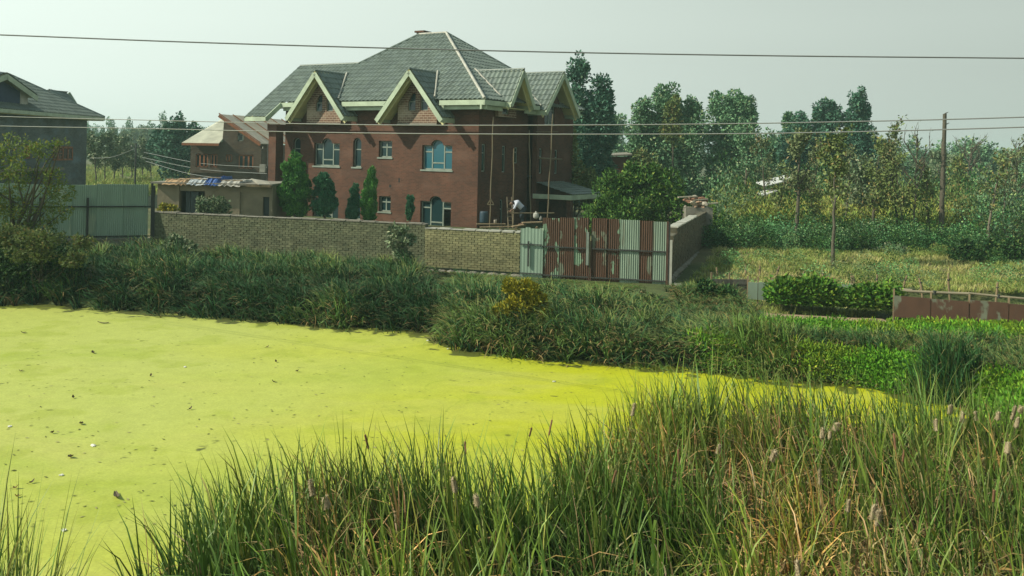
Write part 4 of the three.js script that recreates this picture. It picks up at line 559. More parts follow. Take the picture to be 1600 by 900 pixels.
  const cup = thing('bucket', 'small pale bucket standing on the long platform plank', 'bucket', at(774, 348.6, 45.8)); put('pail', new THREE.LatheGeometry([[0, 0], [0.06, 0], [0.08, 0.17], [0.085, 0.17], [0.075, 0.01], [0, 0.012]].map(([x, y]) => new THREE.Vector2(x, y)), 12), mat(0.42, 0.36, 0.30, 0.6), cup); new MB().tube([V(-0.08, 0.17, 0), V(-0.05, 0.25, 0), V(0.05, 0.25, 0), V(0.08, 0.17, 0)], 0.006, 5).build('handle', M.iron, cup);
  // the bending worker
  const wk = thing('person', 'worker in a pale shirt and dark trousers bending forward beside the villa wall', 'person', at(812, 352, 46.9), 0);
  const field = (bones, cell, lo, hi, k = 0.03) => {
    const S = Math.max(hi.x - lo.x, hi.y - lo.y, hi.z - lo.z), res = Math.ceil(S / cell) + 4, mc = new MarchingCubes(res, new THREE.MeshBasicMaterial(), false, false, 120000), q = V(), c = V().addVectors(lo, hi).multiplyScalar(0.5);
    mc.isolation = 0; for (let z = 0, i = 0; z < res; z++) for (let y = 0; y < res; y++) for (let x = 0; x < res; x++, i++) { q.set((x - res / 2) / (res / 2), (y - res / 2) / (res / 2), (z - res / 2) / (res / 2)).multiplyScalar(S * 0.56).add(c); let e = 0; for (const [a, b, ra, rb] of bones) { const ab = V().subVectors(b, a), t = Math.min(1, Math.max(0, V().subVectors(q, a).dot(ab) / Math.max(1e-9, ab.lengthSq()))); e += Math.exp(-(q.distanceTo(a.clone().addScaledVector(ab, t)) - (ra + (rb - ra) * t)) / k); } mc.field[i] = -(-k * Math.log(e)); }
    mc.update(); const n = mc.count, g = new THREE.BufferGeometry(), P = new Float32Array(n * 3); for (let i = 0; i < n; i++) for (let j = 0; j < 3; j++) P[i * 3 + j] = mc.positionArray[i * 3 + j] * S * 0.56 + [c.x, c.y, c.z][j];
    g.setAttribute('position', new THREE.BufferAttribute(P, 3)); g.setAttribute('normal', new THREE.BufferAttribute(mc.normalArray.slice(0, n * 3), 3)); return g;
  };
  // facing left (-x): feet under the hips, back bent over, arms reaching forward and down
  const hip = V(0.16, 0.88, 0), chest = V(-0.16, 1.16, 0), neck = V(-0.30, 1.2, 0), headC = V(-0.42, 1.16, 0);
  const limb = (s) => ({ hipj: V(0.17, 0.85, s * 0.09), knee: V(0.08, 0.46, s * 0.11), ankle: V(0.16, 0.08, s * 0.11), toe: V(-0.03, 0.035, s * 0.12), sh: V(-0.22, 1.14, s * 0.17), el: V(-0.36, 0.90, s * 0.2), wr: V(-0.52, 0.78, s * 0.14) });
  const body = [[hip, chest, 0.12, 0.13], [chest, neck, 0.10, 0.055], [neck, headC, 0.055, 0.07], [headC, headC.clone().add(V(-0.05, -0.02, 0)), 0.098, 0.085], [headC.clone().add(V(-0.13, -0.03, 0)), headC.clone().add(V(-0.155, -0.045, 0)), 0.016, 0.012]];
  const cloth = [[hip, chest, 0.145, 0.155], [chest, neck, 0.14, 0.08]], legs = [[hip, hip.clone().add(V(0.03, 0, 0)), 0.155, 0.15]];
  for (const s of [-1, 1]) { const l = limb(s); body.push([l.hipj, l.knee, 0.085, 0.055], [l.knee, l.ankle, 0.055, 0.037], [l.ankle, l.toe, 0.045, 0.032], [l.sh, l.el, 0.05, 0.04], [l.el, l.wr, 0.04, 0.026]); cloth.push([l.sh, l.el, 0.068, 0.058]); legs.push([l.hipj, l.knee, 0.11, 0.08], [l.knee, l.ankle.clone().add(V(0, 0.05, 0)), 0.08, 0.062]);
    for (let f = 0; f < 5; f++) { const k = V(-0.53, 0.765, s * 0.14 + (f - 2) * 0.017), t = f === 4 ? V(-0.55, 0.75, s * 0.14 + 0.06) : V(-0.575, 0.735 - 0.006 * (f % 3), s * 0.14 + (f - 2) * 0.018); body.push([l.wr, k, 0.024, 0.014], [k, t, 0.011, 0.009], [t, t.clone().add(V(0.004, -0.028, 0)), 0.009, 0.008]); } }
  const lo = V(-0.68, -0.02, -0.34), hi = V(0.36, 1.34, 0.34);
  put('body', field(body, 0.02, lo, hi, 0.012), mat(0.16, 0.085, 0.05, 0.6), wk); put('shirt', field(cloth, 0.025, lo, hi), mat(0.50, 0.53, 0.62, 0.85), wk); put('trousers', field(legs, 0.025, lo, hi), mat(0.03, 0.04, 0.05, 0.9), wk);
  const hair = new THREE.SphereGeometry(0.108, 14, 10, 0, Math.PI * 2, 0, 1.75); hair.rotateZ(-0.5); hair.translate(headC.x + 0.015, headC.y + 0.018, headC.z); put('hair', hair, mat(0.012, 0.01, 0.01, 0.7), wk);
  for (const s of [-1, 1]) { put('eye', new THREE.SphereGeometry(0.012, 8, 6).translate(headC.x - 0.135, headC.y + 0.005, s * 0.032), mat(0.02, 0.015, 0.01, 0.3), wk); put('ear', new THREE.SphereGeometry(0.024, 8, 6).scale(0.7, 1.2, 0.5).translate(headC.x - 0.01, headC.y - 0.01, s * 0.1), mat(0.16, 0.085, 0.05, 0.6), wk); }
  put('mouth', new THREE.SphereGeometry(0.02, 8, 6).scale(0.4, 0.3, 1).translate(headC.x - 0.125, headC.y - 0.065, 0), mat(0.09, 0.035, 0.03, 0.6), wk);
  wk.rotation.y = 0.25;
}
// ---------- low fences on the right ----------
{
  const low = (name, label, cat, px0, y0, px1, y1, h, level, n, t, flat) => { const A = onY(px0, y0, level), B = onY(px1, y1, level), d = V().subVectors(B, A).normalize(), nn = V(-d.z, 0, d.x); if (nn.z < 0) nn.negate(); const L = A.distanceTo(B), o = thing(name, label, cat); for (let i = 0; i < n; i++) { const m = new MB(), s = L * i / n; if (flat) m.prism([[s + 0.01, 0.01], [s + L / n - 0.01, 0.0], [s + L / n - 0.01, -0.03], [s + 0.01, -0.03]].map(([u, z]) => A.clone().addScaledVector(d, u).addScaledVector(nn, z + (i % 2) * 0.03).add(V(0, -0.15, 0))), V(0, h + 0.15 + r0.s(-0.03, 0.03), 0)); else for (let k = 0; k < 3; k++) { m.prism([[s + 0.01, 0.03 * k], [s + L / n + 0.03, 0.03 * k], [s + L / n + 0.03, 0.03 * k - 0.02], [s + 0.01, 0.03 * k - 0.02]].map(([u, z]) => A.clone().addScaledVector(d, u).addScaledVector(nn, z).add(V(0, h * k / 3 - 0.02, 0))), V(0, h / 3, 0)); } m.build(flat ? 'sheet' : 'board', t(i), o); new MB().beam(A.clone().addScaledVector(d, s).addScaledVector(nn, -0.07).add(V(0, -0.3, 0)), A.clone().addScaledVector(d, s).addScaledVector(nn, -0.07).add(V(0, h + 0.18, 0)), 0.05, 0.05, nn).build('post', M.wood, o); } return o; };
  low('sheet_metal_fence', 'low rusty brown sheet metal fence along the garden at the right edge', 'fence', 1396, 487, 1640, 508, 0.5, 0.5, 4, (i) => sheetMat(rusty, 0.23 * i, 0.3 * i, 0.7), true);
  low('board_fence', 'low grey board fence below the stone base of the side wall', 'fence', 1112, 458, 1168, 459, 0.5, 0.5, 2, () => mat(0.16, 0.155, 0.13, 0.9, { map: rep(T.wood, 1.6, 0.5) })); low('sheet_metal_fence', 'short grey metal sheet standing right of the low board fence', 'fence', 1168, 460, 1200, 462, 0.42, 0.5, 2, (i) => sheetMat(zinc, 0.3 * i, 0.1, 0.6), true);
  low('sheet_metal_fence', 'pale grey corrugated sheets half hidden behind the garden bean row', 'fence', 1205, 462, 1335, 472, 0.55, 0.45, 4, (i) => sheetMat(zinc, 0.21 * i, 0.5, 0.6), true);
  const rail = (label, P, rad) => { const o = thing('pole_rail', label, 'fence rail'); new MB().tube(P, rad, 7).build('pole_shaft', mat(0.46, 0.40, 0.28, 0.8, { map: rep(T.wood, 0.4, 1.3) }), o); const t = new MB(); t.tube([P[1].clone().add(V(0, -0.06, 0)), P[1].clone().add(V(0, 0.06, 0))], rad * 1.3, 7).build('lashing', M.iron, o); };
  rail('pale debarked pole laid as a rail above the garden fence, left length', [at(1328, 445, 30.5), at(1365, 448, 30.3), at(1425, 454, 30)], 0.05); rail('darker pole rail above the rusty sheet fence, right length', [at(1400, 454, 29.6), at(1460, 457, 29.4), at(1515, 459, 29.2)], 0.045); rail('thin pole rail sloping down at the right frame edge', [at(1513, 458, 29.2), at(1560, 463, 29), at(1640, 470, 28.6)], 0.035);
  const st = [[1120, 420, 437], [1164, 417, 433], [1188, 418, 434], [1214, 414, 434], [1256, 422, 444], [1287, 422, 440], [1330, 433, 447], [1335, 433, 450], [1370, 436, 449], [1412, 432, 450], [1484, 425, 456], [1557, 440, 462], [1440, 438, 455]];
  const proto = thing('fence_stake', 'thin crooked fence stake in the dry meadow edge', 'fence stake', V(0, 0, 0), 0, 'fence stakes along the meadow edge'); new MB().tube([V(0, -0.3, 0), V(0.02, 0.3, 0.01), V(-0.01, 0.62, 0)], [0.04, 0.035, 0.03], 6).build('stick', M.wood, proto); new MB().tube([V(0.01, 0.40, 0), V(0.02, 0.44, 0)], 0.045, 6).build('tie', M.iron, proto);
  const stakes = []; st.forEach(([px, t, b], i) => { const p = onY(px, b, 0.62), o = i ? proto.clone() : proto; if (i) { o.name = numbered('fence_stake'); scene.add(o); } o.position.set(p.x, p.y - 0.05, p.z); o.scale.y = Math.max(0.8, (b - t) * -p.z / F / 0.6); stakes.push({ o, px }); o.rotation.set(0, i, r0.s(-0.15, 0.2)); });
  ordinals(stakes, 'thin crooked fence stake', 'at the meadow edge');
}
// ---------- foliage ----------
// leaves: many small folded faces inside ellipsoid clumps [centre, radii, weight, tone]
function leaves(mb, clumps, n, size, pal, r, { up = 0.25, long = 1.7, shell = 0.55, hang = 0 } = {}) {
  let tot = 0; const cum = clumps.map((c) => (tot += c[2])), d = V(), q = V(), w = V(), nn = V(), ax = V();
  for (let i = 0; i < n; i++) {
    const t = r() * tot; let k = 0; while (cum[k] < t) k++; const [c, R, , tone] = clumps[k];
    d.set(r.n(), r.n(), r.n()).normalize(); const rad = shell + (1 - shell) * Math.cbrt(r());
    q.set(c.x + d.x * R.x * rad, c.y + d.y * R.y * rad, c.z + d.z * R.z * rad);
    ax.set(r.n(), r.n() + up - hang, r.n()).addScaledVector(d, 0.8).normalize(); nn.set(r.n(), r.n() + 0.8, r.n()).addScaledVector(d, 0.9); w.crossVectors(ax, nn).normalize(); nn.crossVectors(w, ax);
    const s = size * r.s(0.65, 1.35), L = s * long, hw = s * 0.5; const col = mixc(pal[0], pal[1], Math.min(1, Math.max(0, r() * 0.75 + tone))), u = pal[2] && r() < pal[3] ? pal[2] : col, kk = r.s(0.8, 1.2); mb.col = [u[0] * kk, u[1] * kk, u[2] * kk];
    const tip = q.clone().addScaledVector(ax, L), m = q.clone().addScaledVector(ax, L * 0.45), a = m.clone().addScaledVector(w, hw).addScaledVector(nn, hw * 0.35), b = m.clone().addScaledVector(w, -hw).addScaledVector(nn, hw * 0.35);
    mb.tri(q, a, tip); mb.tri(q, tip, b);
  }
  return mb;
}
function subClumps(c, R, n, r, f = 0.36, toneBias = 0) {
  const out = []; for (let i = 0; i < n; i++) { let d; do { d = V(r.s(-1, 1), r.s(-1, 1), r.s(-1, 1)); } while (d.lengthSq() > 1); d.multiplyScalar(0.86); const k = f * r.s(0.6, 1.3); out.push([V(c.x + d.x * R.x, c.y + d.y * R.y, c.z + d.z * R.z), V(R.x * k, Math.max(R.y * k, R.x * k * 0.8), R.z * k), k * k * R.x * R.y, r.s(-0.25, 0.25) + toneBias]); }
  return out;
}
const PAL = {
  poplar: [[0.070, 0.170, 0.085], [0.21, 0.37, 0.19], [0.26, 0.33, 0.17], 0.12],
  dark: [[0.034, 0.110, 0.075], [0.11, 0.24, 0.15], [0.15, 0.24, 0.13], 0.08],
  olive: [[0.095, 0.140, 0.040], [0.21, 0.255, 0.085], [0.25, 0.20, 0.07], 0.10],
  brown: [[0.11, 0.145, 0.060], [0.20, 0.235, 0.11], [0.24, 0.18, 0.09], 0.08],
  bright: [[0.045, 0.120, 0.014], [0.150, 0.27, 0.026], [0.24, 0.31, 0.04], 0.08],
  leafy: [[0.030, 0.090, 0.016], [0.095, 0.19, 0.028], [0.20, 0.27, 0.05], 0.08],
  thuja: [[0.034, 0.14, 0.036], [0.15, 0.35, 0.065], null, 0],
  bluish: [[0.026, 0.125, 0.065], [0.08, 0.23, 0.11], null, 0],
  acacia: [[0.10, 0.165, 0.035], [0.27, 0.34, 0.075], [0.28, 0.25, 0.05], 0.12],
  hedge: [[0.012, 0.048, 0.014], [0.050, 0.115, 0.024], [0.13, 0.18, 0.05], 0.08],
  grey: [[0.10, 0.16, 0.085], [0.21, 0.26, 0.14], [0.30, 0.32, 0.20], 0.15],
  yellow: [[0.26, 0.235, 0.02], [0.46, 0.40, 0.045], [0.16, 0.20, 0.03], 0.25],
  corn: [[0.10, 0.17, 0.03], [0.26, 0.32, 0.07], null, 0],
};
// a tree or shrub: lobes are [px, py, rx, ry] in photograph pixels at distance D, then built as solid clumps with real depth
function plant(name, label, category, { D, foot, lobes, n, size, pal, subs = 14, f = 0.36, trunk = 0.12, m = M.leaf, bark = M.bark, group, opts, deep = 1, sway = 0.5, stems = 1 }, seed) {
  const r = rngOf(seed), b = at(foot[0], foot[1], D), y = foot[2] ?? landY(b.x, D), o = thing(name, label, category, V(b.x, y, b.z), 0, group), s = D / F, cl = [], tr = new MB();
  const tops = [];
  for (const [x, py, rx, ry] of lobes) { const c = at(x, py, D).sub(o.position); c.z += r.s(-1, 1) * rx * s * sway; const R = V(rx * s, ry * s, Math.min(rx, ry * 1.3) * s * deep); cl.push(...subClumps(c, R, Math.max(5, Math.round(subs * Math.sqrt(rx * ry) / 40 + subs * 0.5)), r, f)); tops.push([c, R]); }
  if (trunk) {
    const spine = tops.slice().sort((a, b) => b[0].y - a[0].y)[0][0], bole = [V(0, -0.2, 0)]; const hgt = Math.max(0.3, spine.y);
    for (let k = 1; k <= 6; k++) bole.push(V(spine.x * k / 6 * (k / 6) + r.s(-1, 1) * trunk * 0.6, hgt * k / 6, spine.z * k / 6 * (k / 6)));
    tr.tube(bole, bole.map((_, k) => trunk * (1 - 0.82 * k / 6)), 7);
    for (let k = 1; k < stems; k++) { const e = tops[k % tops.length][0]; tr.tube([V(r.s(-0.2, 0.2), -0.1, r.s(-0.2, 0.2)), V(e.x * 0.5 + r.s(-0.2, 0.2), e.y * 0.5, e.z * 0.5), e.clone()], [trunk, trunk * 0.7, trunk * 0.25], 6); }
    for (const [c, R] of tops) { const y0 = Math.min(c.y - R.y * 0.3, hgt * 0.8) * r.s(0.45, 0.8), k = Math.max(0, Math.min(5, Math.floor(Math.max(0, y0) / hgt * 6))), p = bole[k]; tr.tube([p, p.clone().lerp(c, 0.5).add(V(0, -0.1 * R.y, 0)), c], [trunk * 0.5, trunk * 0.32, trunk * 0.12], 5);
      for (let q = 0; q < 4; q++) { const e = V(c.x + r.s(-0.8, 0.8) * R.x, c.y + r.s(-0.4, 0.9) * R.y, c.z + r.s(-0.8, 0.8) * R.z); tr.tube([c, c.clone().lerp(e, 0.6).add(V(0, 0.05, 0)), e], [trunk * 0.16, trunk * 0.1, trunk * 0.04], 4); } }
    tr.build('trunk', bark, o);
  }
  const mb = leaves(new MB(), cl, n, size, PAL[pal], r, opts); mb.build('crown', m, o);
  return o;
}
// big trees behind and right of the villa
plant('poplar_tree', 'tall twin topped poplar directly behind the right end of the villa', 'tree', { D: 66, foot: [915, 330], lobes: [[904, 112, 17, 30], [902, 165, 26, 42], [938, 150, 20, 36], [930, 205, 34, 50], [905, 240, 34, 60], [925, 290, 36, 50], [948, 225, 14, 30]], n: 30600, size: 0.145, pal: 'dark', subs: 26, f: 0.36, trunk: 0.2 }, 101);
plant('tree', 'small round headed tree standing far off between the villa poplar and the broad poplar', 'tree', { D: 110, foot: [962, 262], lobes: [[962, 196, 15, 18], [964, 222, 17, 24]], n: 2200, size: 0.22, pal: 'poplar', trunk: 0.14 }, 102);
plant('poplar_tree', 'broad many topped poplar with a yellowing patch, above the leafy bush behind the gate', 'tree', { D: 72, foot: [1045, 330], lobes: [[1042, 160, 24, 30], [1008, 178, 20, 24], [1020, 215, 36, 38], [1062, 195, 30, 40], [1085, 172, 16, 26], [1085, 225, 24, 44], [1035, 265, 46, 42], [1070, 300, 36, 40], [1002, 245, 22, 40]], n: 41400, size: 0.145, pal: 'poplar', subs: 26, f: 0.36, trunk: 0.2 }, 103);
plant('tree', 'ochre tinted slender tree in front of the broad poplar', 'tree', { D: 69, foot: [1050, 330], lobes: [[1052, 172, 14, 22], [1048, 205, 16, 26], [1010, 262, 22, 28]], n: 2600, size: 0.14, pal: 'olive', subs: 14, trunk: 0.08 }, 104);
plant('poplar_tree', 'bushy poplar with upright shoots, right of the broad poplar', 'tree', { D: 74, foot: [1148, 335], lobes: [[1128, 168, 22, 26], [1152, 165, 24, 26], [1140, 205, 36, 38], [1172, 190, 15, 38], [1128, 250, 28, 44], [1160, 250, 30, 50], [1120, 305, 30, 42], [1150, 320, 26, 30]], n: 36000, size: 0.145, pal: 'poplar', subs: 24, f: 0.36, trunk: 0.2 }, 105);
plant('tree', 'mid height tree between the bushy poplar and the dark poplars', 'tree', { D: 80, foot: [1215, 335], lobes: [[1212, 238, 20, 22], [1232, 215, 18, 34], [1218, 280, 26, 34]], n: 14400, size: 0.145, pal: 'poplar', trunk: 0.12 }, 106);
plant('poplar_tree', 'dark poplar with ragged crown, left of the dark pair', 'tree', { D: 78, foot: [1248, 345], lobes: [[1250, 200, 20, 24], [1240, 232, 30, 36], [1258, 260, 34, 40], [1240, 300, 38, 44]], n: 23400, size: 0.145, pal: 'dark', subs: 20, f: 0.30, trunk: 0.15 }, 107);
plant('poplar_tree', 'dark poplar with several upright tips, middle of the dark group', 'tree', { D: 78, foot: [1290, 345], lobes: [[1284, 172, 14, 20], [1304, 176, 12, 22], [1288, 210, 32, 34], [1296, 255, 38, 46], [1296, 310, 38, 44]], n: 28800, size: 0.145, pal: 'dark', subs: 20, f: 0.30, trunk: 0.18 }, 108);
plant('poplar_tree', 'tallest dark columnar poplar of the right hand group', 'tree', { D: 77, foot: [1343, 345], lobes: [[1338, 155, 13, 20], [1340, 188, 22, 30], [1344, 225, 30, 40], [1334, 268, 34, 46], [1368, 245, 22, 30], [1346, 312, 40, 38]], n: 34200, size: 0.145, pal: 'dark', subs: 22, f: 0.30, trunk: 0.2 }, 109);
plant('bush', 'big bright leafy bush behind the corrugated gate', 'bush', { D: 45, foot: [1005, 370], lobes: [[960, 310, 40, 42], [1000, 292, 36, 40], [1040, 300, 34, 36], [985, 340, 48, 36], [1050, 342, 40, 36], [930, 345, 30, 36], [1068, 355, 22, 22], [1078, 335, 18, 20], [985, 272, 16, 18], [1020, 268, 14, 16], [955, 280, 14, 18]], n: 15000, size: 0.09, pal: 'leafy', subs: 26, f: 0.24, trunk: 0.07, stems: 6, opts: { shell: 0.25, up: 0.7, long: 2.1 } }, 110);
plant('bush', 'dull green scrub growing against the villa wing under the tall poplar', 'bush', { D: 56, foot: [898, 330], lobes: [[893, 240, 14, 44], [905, 290, 22, 40], [925, 300, 20, 30]], n: 3600, size: 0.13, pal: 'olive', subs: 18, trunk: 0.06, stems: 3 }, 111);
// far shed and white roofs among the trees
{ const o = thing('far_hut', 'small dark brick hut with pale roof edge among the trees beside the villa', 'hut', at(963, 285, 70)); const s = 70 / F; new MB().box(-16 * s, -1, -3, 20 * s, 40 * s, 0).build('wall', M.brick, o); new MB().prism([V(-20 * s, 40 * s, 0.4), V(24 * s, 43 * s, 0.4), V(24 * s, 46 * s, -3.2), V(-20 * s, 42 * s, -3.2)], V(0, 0.1, 0)).build('roof', M.conc, o); }
{ const o = thing('far_building', 'pale roofed farm building glimpsed between thin trunks', 'farm building', at(1215, 325, 63)), s = 63 / F, wm = mat(0.45, 0.36, 0.28, 0.9, { map: rep(T.noise, 2, 2) }); new MB().box(-20 * s, -1, -4, 38 * s, 16 * s, 0).build('wall', wm, o); const tin = mat(0.8, 0.82, 0.8, 0.5, { map: rep(T.noise, 2, 2) }); new MB().prism([V(-24 * s, 33 * s, 0.5), V(22 * s, 46 * s, 0.5), V(26 * s, 49 * s, -2.5), V(-20 * s, 37 * s, -2.5)], V(0, 0.06, 0)).build('roof_sheet', tin, o); new MB().prism([V(-32 * s, 18 * s, 0.9), V(-6 * s, 27 * s, 0.9), V(-3 * s, 29 * s, -1.0), V(-28 * s, 21 * s, -1.0)], V(0, 0.06, 0)).build('roof_sheet', tin, o); new MB().box(10 * s, 0, -0.1, 14 * s, 9 * s, 0.05).build('window', M.dark, o); }
{ const o = thing('far_building', 'long low distant building across the field at the right edge', 'building', at(1570, 306, 170)), s = 170 / F, wm = mat(0.5, 0.46, 0.38, 0.9); new MB().box(-34 * s, -1, -6, 30 * s, 16 * s, 0).build('wall', wm, o); new MB().prism([V(-36 * s, 16 * s, 0.6), V(32 * s, 16 * s, 0.6), V(32 * s, 22 * s, -4), V(-36 * s, 22 * s, -4)], V(0, 0.2, 0)).build('roof', M.flash, o); for (let i = 0; i < 5; i++) new MB().box((-28 + i * 11) * s, 4 * s, -0.05, (-23 + i * 11) * s, 11 * s, 0.06).build('window', M.dark, o); }
// thin, half bare trees of the plantation
function thin(label, px, py, tx, ty, D, { rad = 0.085, nb = 12, n = 700, pal = 'olive', size = 0.10, bare = 0, spread = 1, bark = M.bark, name = 'slender_tree', from = 0.35 } = {}, seed = 1) {
  const r = rngOf(seed), b = at(px, py, D), o = thing(name, label, 'tree', V(b.x, landY(b.x, D), b.z)), top = at(tx, ty, D).sub(o.position), tr = new MB(), sp = [], cl = [];
  for (let i = 0; i <= 9; i++) { const t = i / 9; sp.push(V(top.x * (0.35 * t + 0.65 * t * t) + r.s(-1, 1) * 0.05 * Math.sin(t * 3.1), -0.15 + (top.y + 0.15) * t, r.s(-1, 1) * 0.06)); }
  tr.tube(sp, sp.map((_, i) => rad * (1 - 0.85 * i / 9)), 7);
  const H = top.y;
  const twig = (p, d, L, w, depth) => { const m = p.clone().addScaledVector(d, L * 0.5).add(V(r.s(-1, 1) * 0.06 * L, 0.04 * L, r.s(-1, 1) * 0.06 * L)), e = p.clone().addScaledVector(d, L).add(V(0, 0.12 * L, 0)); tr.tube([p, m, e], [w, w * 0.7, w * 0.3], 4); cl.push([e, V(L * 0.22, L * 0.22, L * 0.22).addScalar(0.12), 1, r.s(-0.2, 0.2)], [m, V(0.16, 0.16, 0.16), 0.5, 0]); if (depth > 0) for (let k = 0; k < 3; k++) twig(k ? m : e, V(d.x + r.s(-0.6, 0.6), d.y + r.s(-0.1, 0.5), d.z + r.s(-0.6, 0.6)).normalize(), L * r.s(0.4, 0.65), w * 0.55, depth - 1); };
  for (let i = 0; i < nb; i++) { const t = r.s(from, 0.97), k = Math.min(8, Math.floor(t * 9)), p = sp[k].clone().lerp(sp[k + 1], t * 9 - k), a = r.s(0, 6.28), v = V(Math.cos(a), r.s(0.7, 1.6), Math.sin(a)).normalize(); twig(p, v, H * r.s(0.10, 0.2) * spread * (1.25 - t * 0.7), rad * (bare ? 0.75 : 0.32) * (1.2 - t * (bare ? 0.6 : 1)), bare ? 2 : 1); }
  tr.build('trunk', bark, o);
  if (n) { const mb = leaves(new MB(), cl, Math.round(n * (pal === 'brown' || pal === 'olive' ? 0.7 : 1)), size, PAL[pal], r, { shell: 0.1 }); mb.build('crown', M.leaf, o); }
  return o;
}
const L = thin;
L('slender pale trunked tree with thin crown nearest the side wall rubble', 1163, 350, 1168, 196, 58, { n: 1300, nb: 16, pal: 'poplar', bark: M.barkPale }, 201);
L('slender brownish tree beside the white farm roofs', 1197, 355, 1186, 215, 60, { n: 1200, nb: 14, pal: 'brown' }, 202);
L('thickest bare trunk of the plantation with brown crown in front of the dark poplars', 1243, 392, 1250, 215, 43, { rad: 0.13, n: 1700, nb: 22, pal: 'brown', from: 0.45 }, 203);
L('slim leaning tree just right of the thickest trunk', 1262, 372, 1284, 225, 50, { n: 900, pal: 'brown' }, 204);
L('slim upright tree standing alone in front of the corn with dark lower trunk', 1301, 420, 1306, 222, 36.5, { rad: 0.085, n: 1500, nb: 18, pal: 'olive', from: 0.45 }, 205);
L('thin crooked tree at the middle of the corn strip', 1320, 378, 1330, 240, 47, { n: 800, pal: 'brown' }, 206);
L('slim tree with olive crown right of the tallest poplar', 1362, 385, 1375, 235, 45, { n: 1200, nb: 16, pal: 'olive' }, 207);
L('forked thin tree leaning left over the corn', 1404, 385, 1385, 230, 45, { n: 1200, nb: 16, pal: 'brown' }, 208);
L('thin tree with curved trunk left of the bare tree', 1412, 388, 1398, 250, 44, { n: 900, pal: 'olive' }, 209);
L('leafless tree with fanned upper branches left of the dead trunk', 1428, 390, 1433, 222, 44, { n: 60, bare: 1, nb: 11, spread: 1.6, from: 0.5, name: 'bare_tree', rad: 0.07 }, 210);
L('small thin tree close to the right of the leafless fanned tree', 1450, 388, 1446, 262, 45, { n: 700, pal: 'olive' }, 211);
L('leafless forked tree right of the dead trunk', 1508, 345, 1522, 208, 66, { n: 30, bare: 1, nb: 12, spread: 1.3, from: 0.4, name: 'bare_tree', rad: 0.09 }, 212);
L('slim grey leafless tree behind the forked leafless one', 1537, 330, 1530, 232, 74, { n: 80, bare: 1, nb: 10, name: 'bare_tree', rad: 0.08, pal: 'brown' }, 213);
L('leaning thin pale tree in front of the far field', 1543, 385, 1566, 250, 44, { n: 500, pal: 'olive', bark: M.barkPale }, 214);
L('thin tree with sparse leaves near the right frame edge', 1567, 380, 1575, 238, 46, { n: 700, pal: 'brown', nb: 14 }, 215);
L('brown twiggy tree at the right frame edge', 1584, 365, 1592, 222, 52, { n: 500, bare: 1, nb: 14, spread: 1.3, pal: 'brown' }, 216);
L('thin tree low between the corn and the white farm roofs', 1215, 372, 1228, 268, 48, { n: 600, pal: 'olive' }, 217);
L('short crooked tree at the corn edge under the dark poplars', 1277, 385, 1262, 285, 45, { n: 600, pal: 'olive' }, 218);
for (const [i, px, py, tx, ty, D] of [[0, 1385, 350, 1388, 205, 70], [1, 1473, 340, 1462, 245, 75], [2, 1493, 345, 1496, 262, 62], [3, 1345, 372, 1352, 262, 52]]) L(['feathery olive tree just right of the tallest poplar', 'soft grey green tree behind the dead trunk', 'low olive tree right of the dead trunk', 'short olive tree below the tallest poplar'][i], px, py, tx, ty, D, { n: 1500, nb: 22, spread: 1.5, pal: i % 2 ? 'grey' : 'olive', from: 0.2, size: 0.14 }, 230 + i);
{ const D = 44, b = at(1470, 385, D), o = thing('dead_trunk', 'tall bare dead trunk rising above the two lower cables at the right', 'tree trunk', V(b.x, landY(b.x, D), b.z)), e = at(1476, 178, D).sub(o.position), r = rngOf(5), p = [], m = new MB(); for (let i = 0; i <= 12; i++) p.push(V(e.x * i / 12 + r.s(-0.02, 0.02), e.y * i / 12, 0)); m.tube(p, p.map((_, i) => 0.125 - 0.003 * i + r.s(0, 0.02)), 8); m.build('trunk', M.bark, o); for (let i = 3; i < 13; i++) new MB().tube([p[i], p[i].clone().add(V(r.s(-0.3, 0.3), r.s(0.05, 0.25), r.s(-0.2, 0.2)))], [0.035, 0.012], 5).build('branch_stub', M.bark, o); }
// shrubs in the villa garden
const inVil = (px, py, D) => [px, py, 1.0];
plant('evergreen_shrub', 'largest pointed evergreen shrub covering the slim arched window', 'shrub', { D: 47, foot: inVil(460, 340), lobes: [[461, 252, 11, 16], [460, 272, 19, 24], [460, 295, 26, 28], [461, 315, 27, 24], [460, 328, 22, 14]], n: 20000, size: 0.06, pal: 'thuja', subs: 34, f: 0.24, trunk: 0.08, opts: { up: 1.6, long: 2.6, shell: 0.7 } }, 301);
plant('evergreen_shrub', 'bluish rounded evergreen shrub right of the largest one', 'shrub', { D: 47, foot: inVil(507, 340), lobes: [[506, 284, 14, 14], [508, 303, 21, 24], [508, 325, 21, 16]], n: 15000, size: 0.06, pal: 'bluish', subs: 34, f: 0.24, trunk: 0.07, opts: { up: 1.4, long: 2.4, shell: 0.7 } }, 302);
plant('evergreen_shrub', 'small dark pointed evergreen left of the tall green cone', 'shrub', { D: 48, foot: inVil(552, 342), lobes: [[554, 300, 6, 13], [553, 318, 10, 18], [552, 334, 11, 12]], n: 8000, size: 0.05, pal: 'bluish', subs: 26, f: 0.26, trunk: 0.05, opts: { up: 1.6, long: 2.4, shell: 0.7 } }, 303);
plant('evergreen_shrub', 'tall narrow bright green evergreen cone beside the small square window', 'shrub', { D: 47.5, foot: inVil(578, 344), lobes: [[581, 272, 6, 12], [580, 288, 10, 20], [578, 313, 14, 26], [577, 334, 13, 14]], n: 13000, size: 0.05, pal: 'thuja', subs: 32, f: 0.26, trunk: 0.05, opts: { up: 1.8, long: 2.8, shell: 0.7 } }, 304);
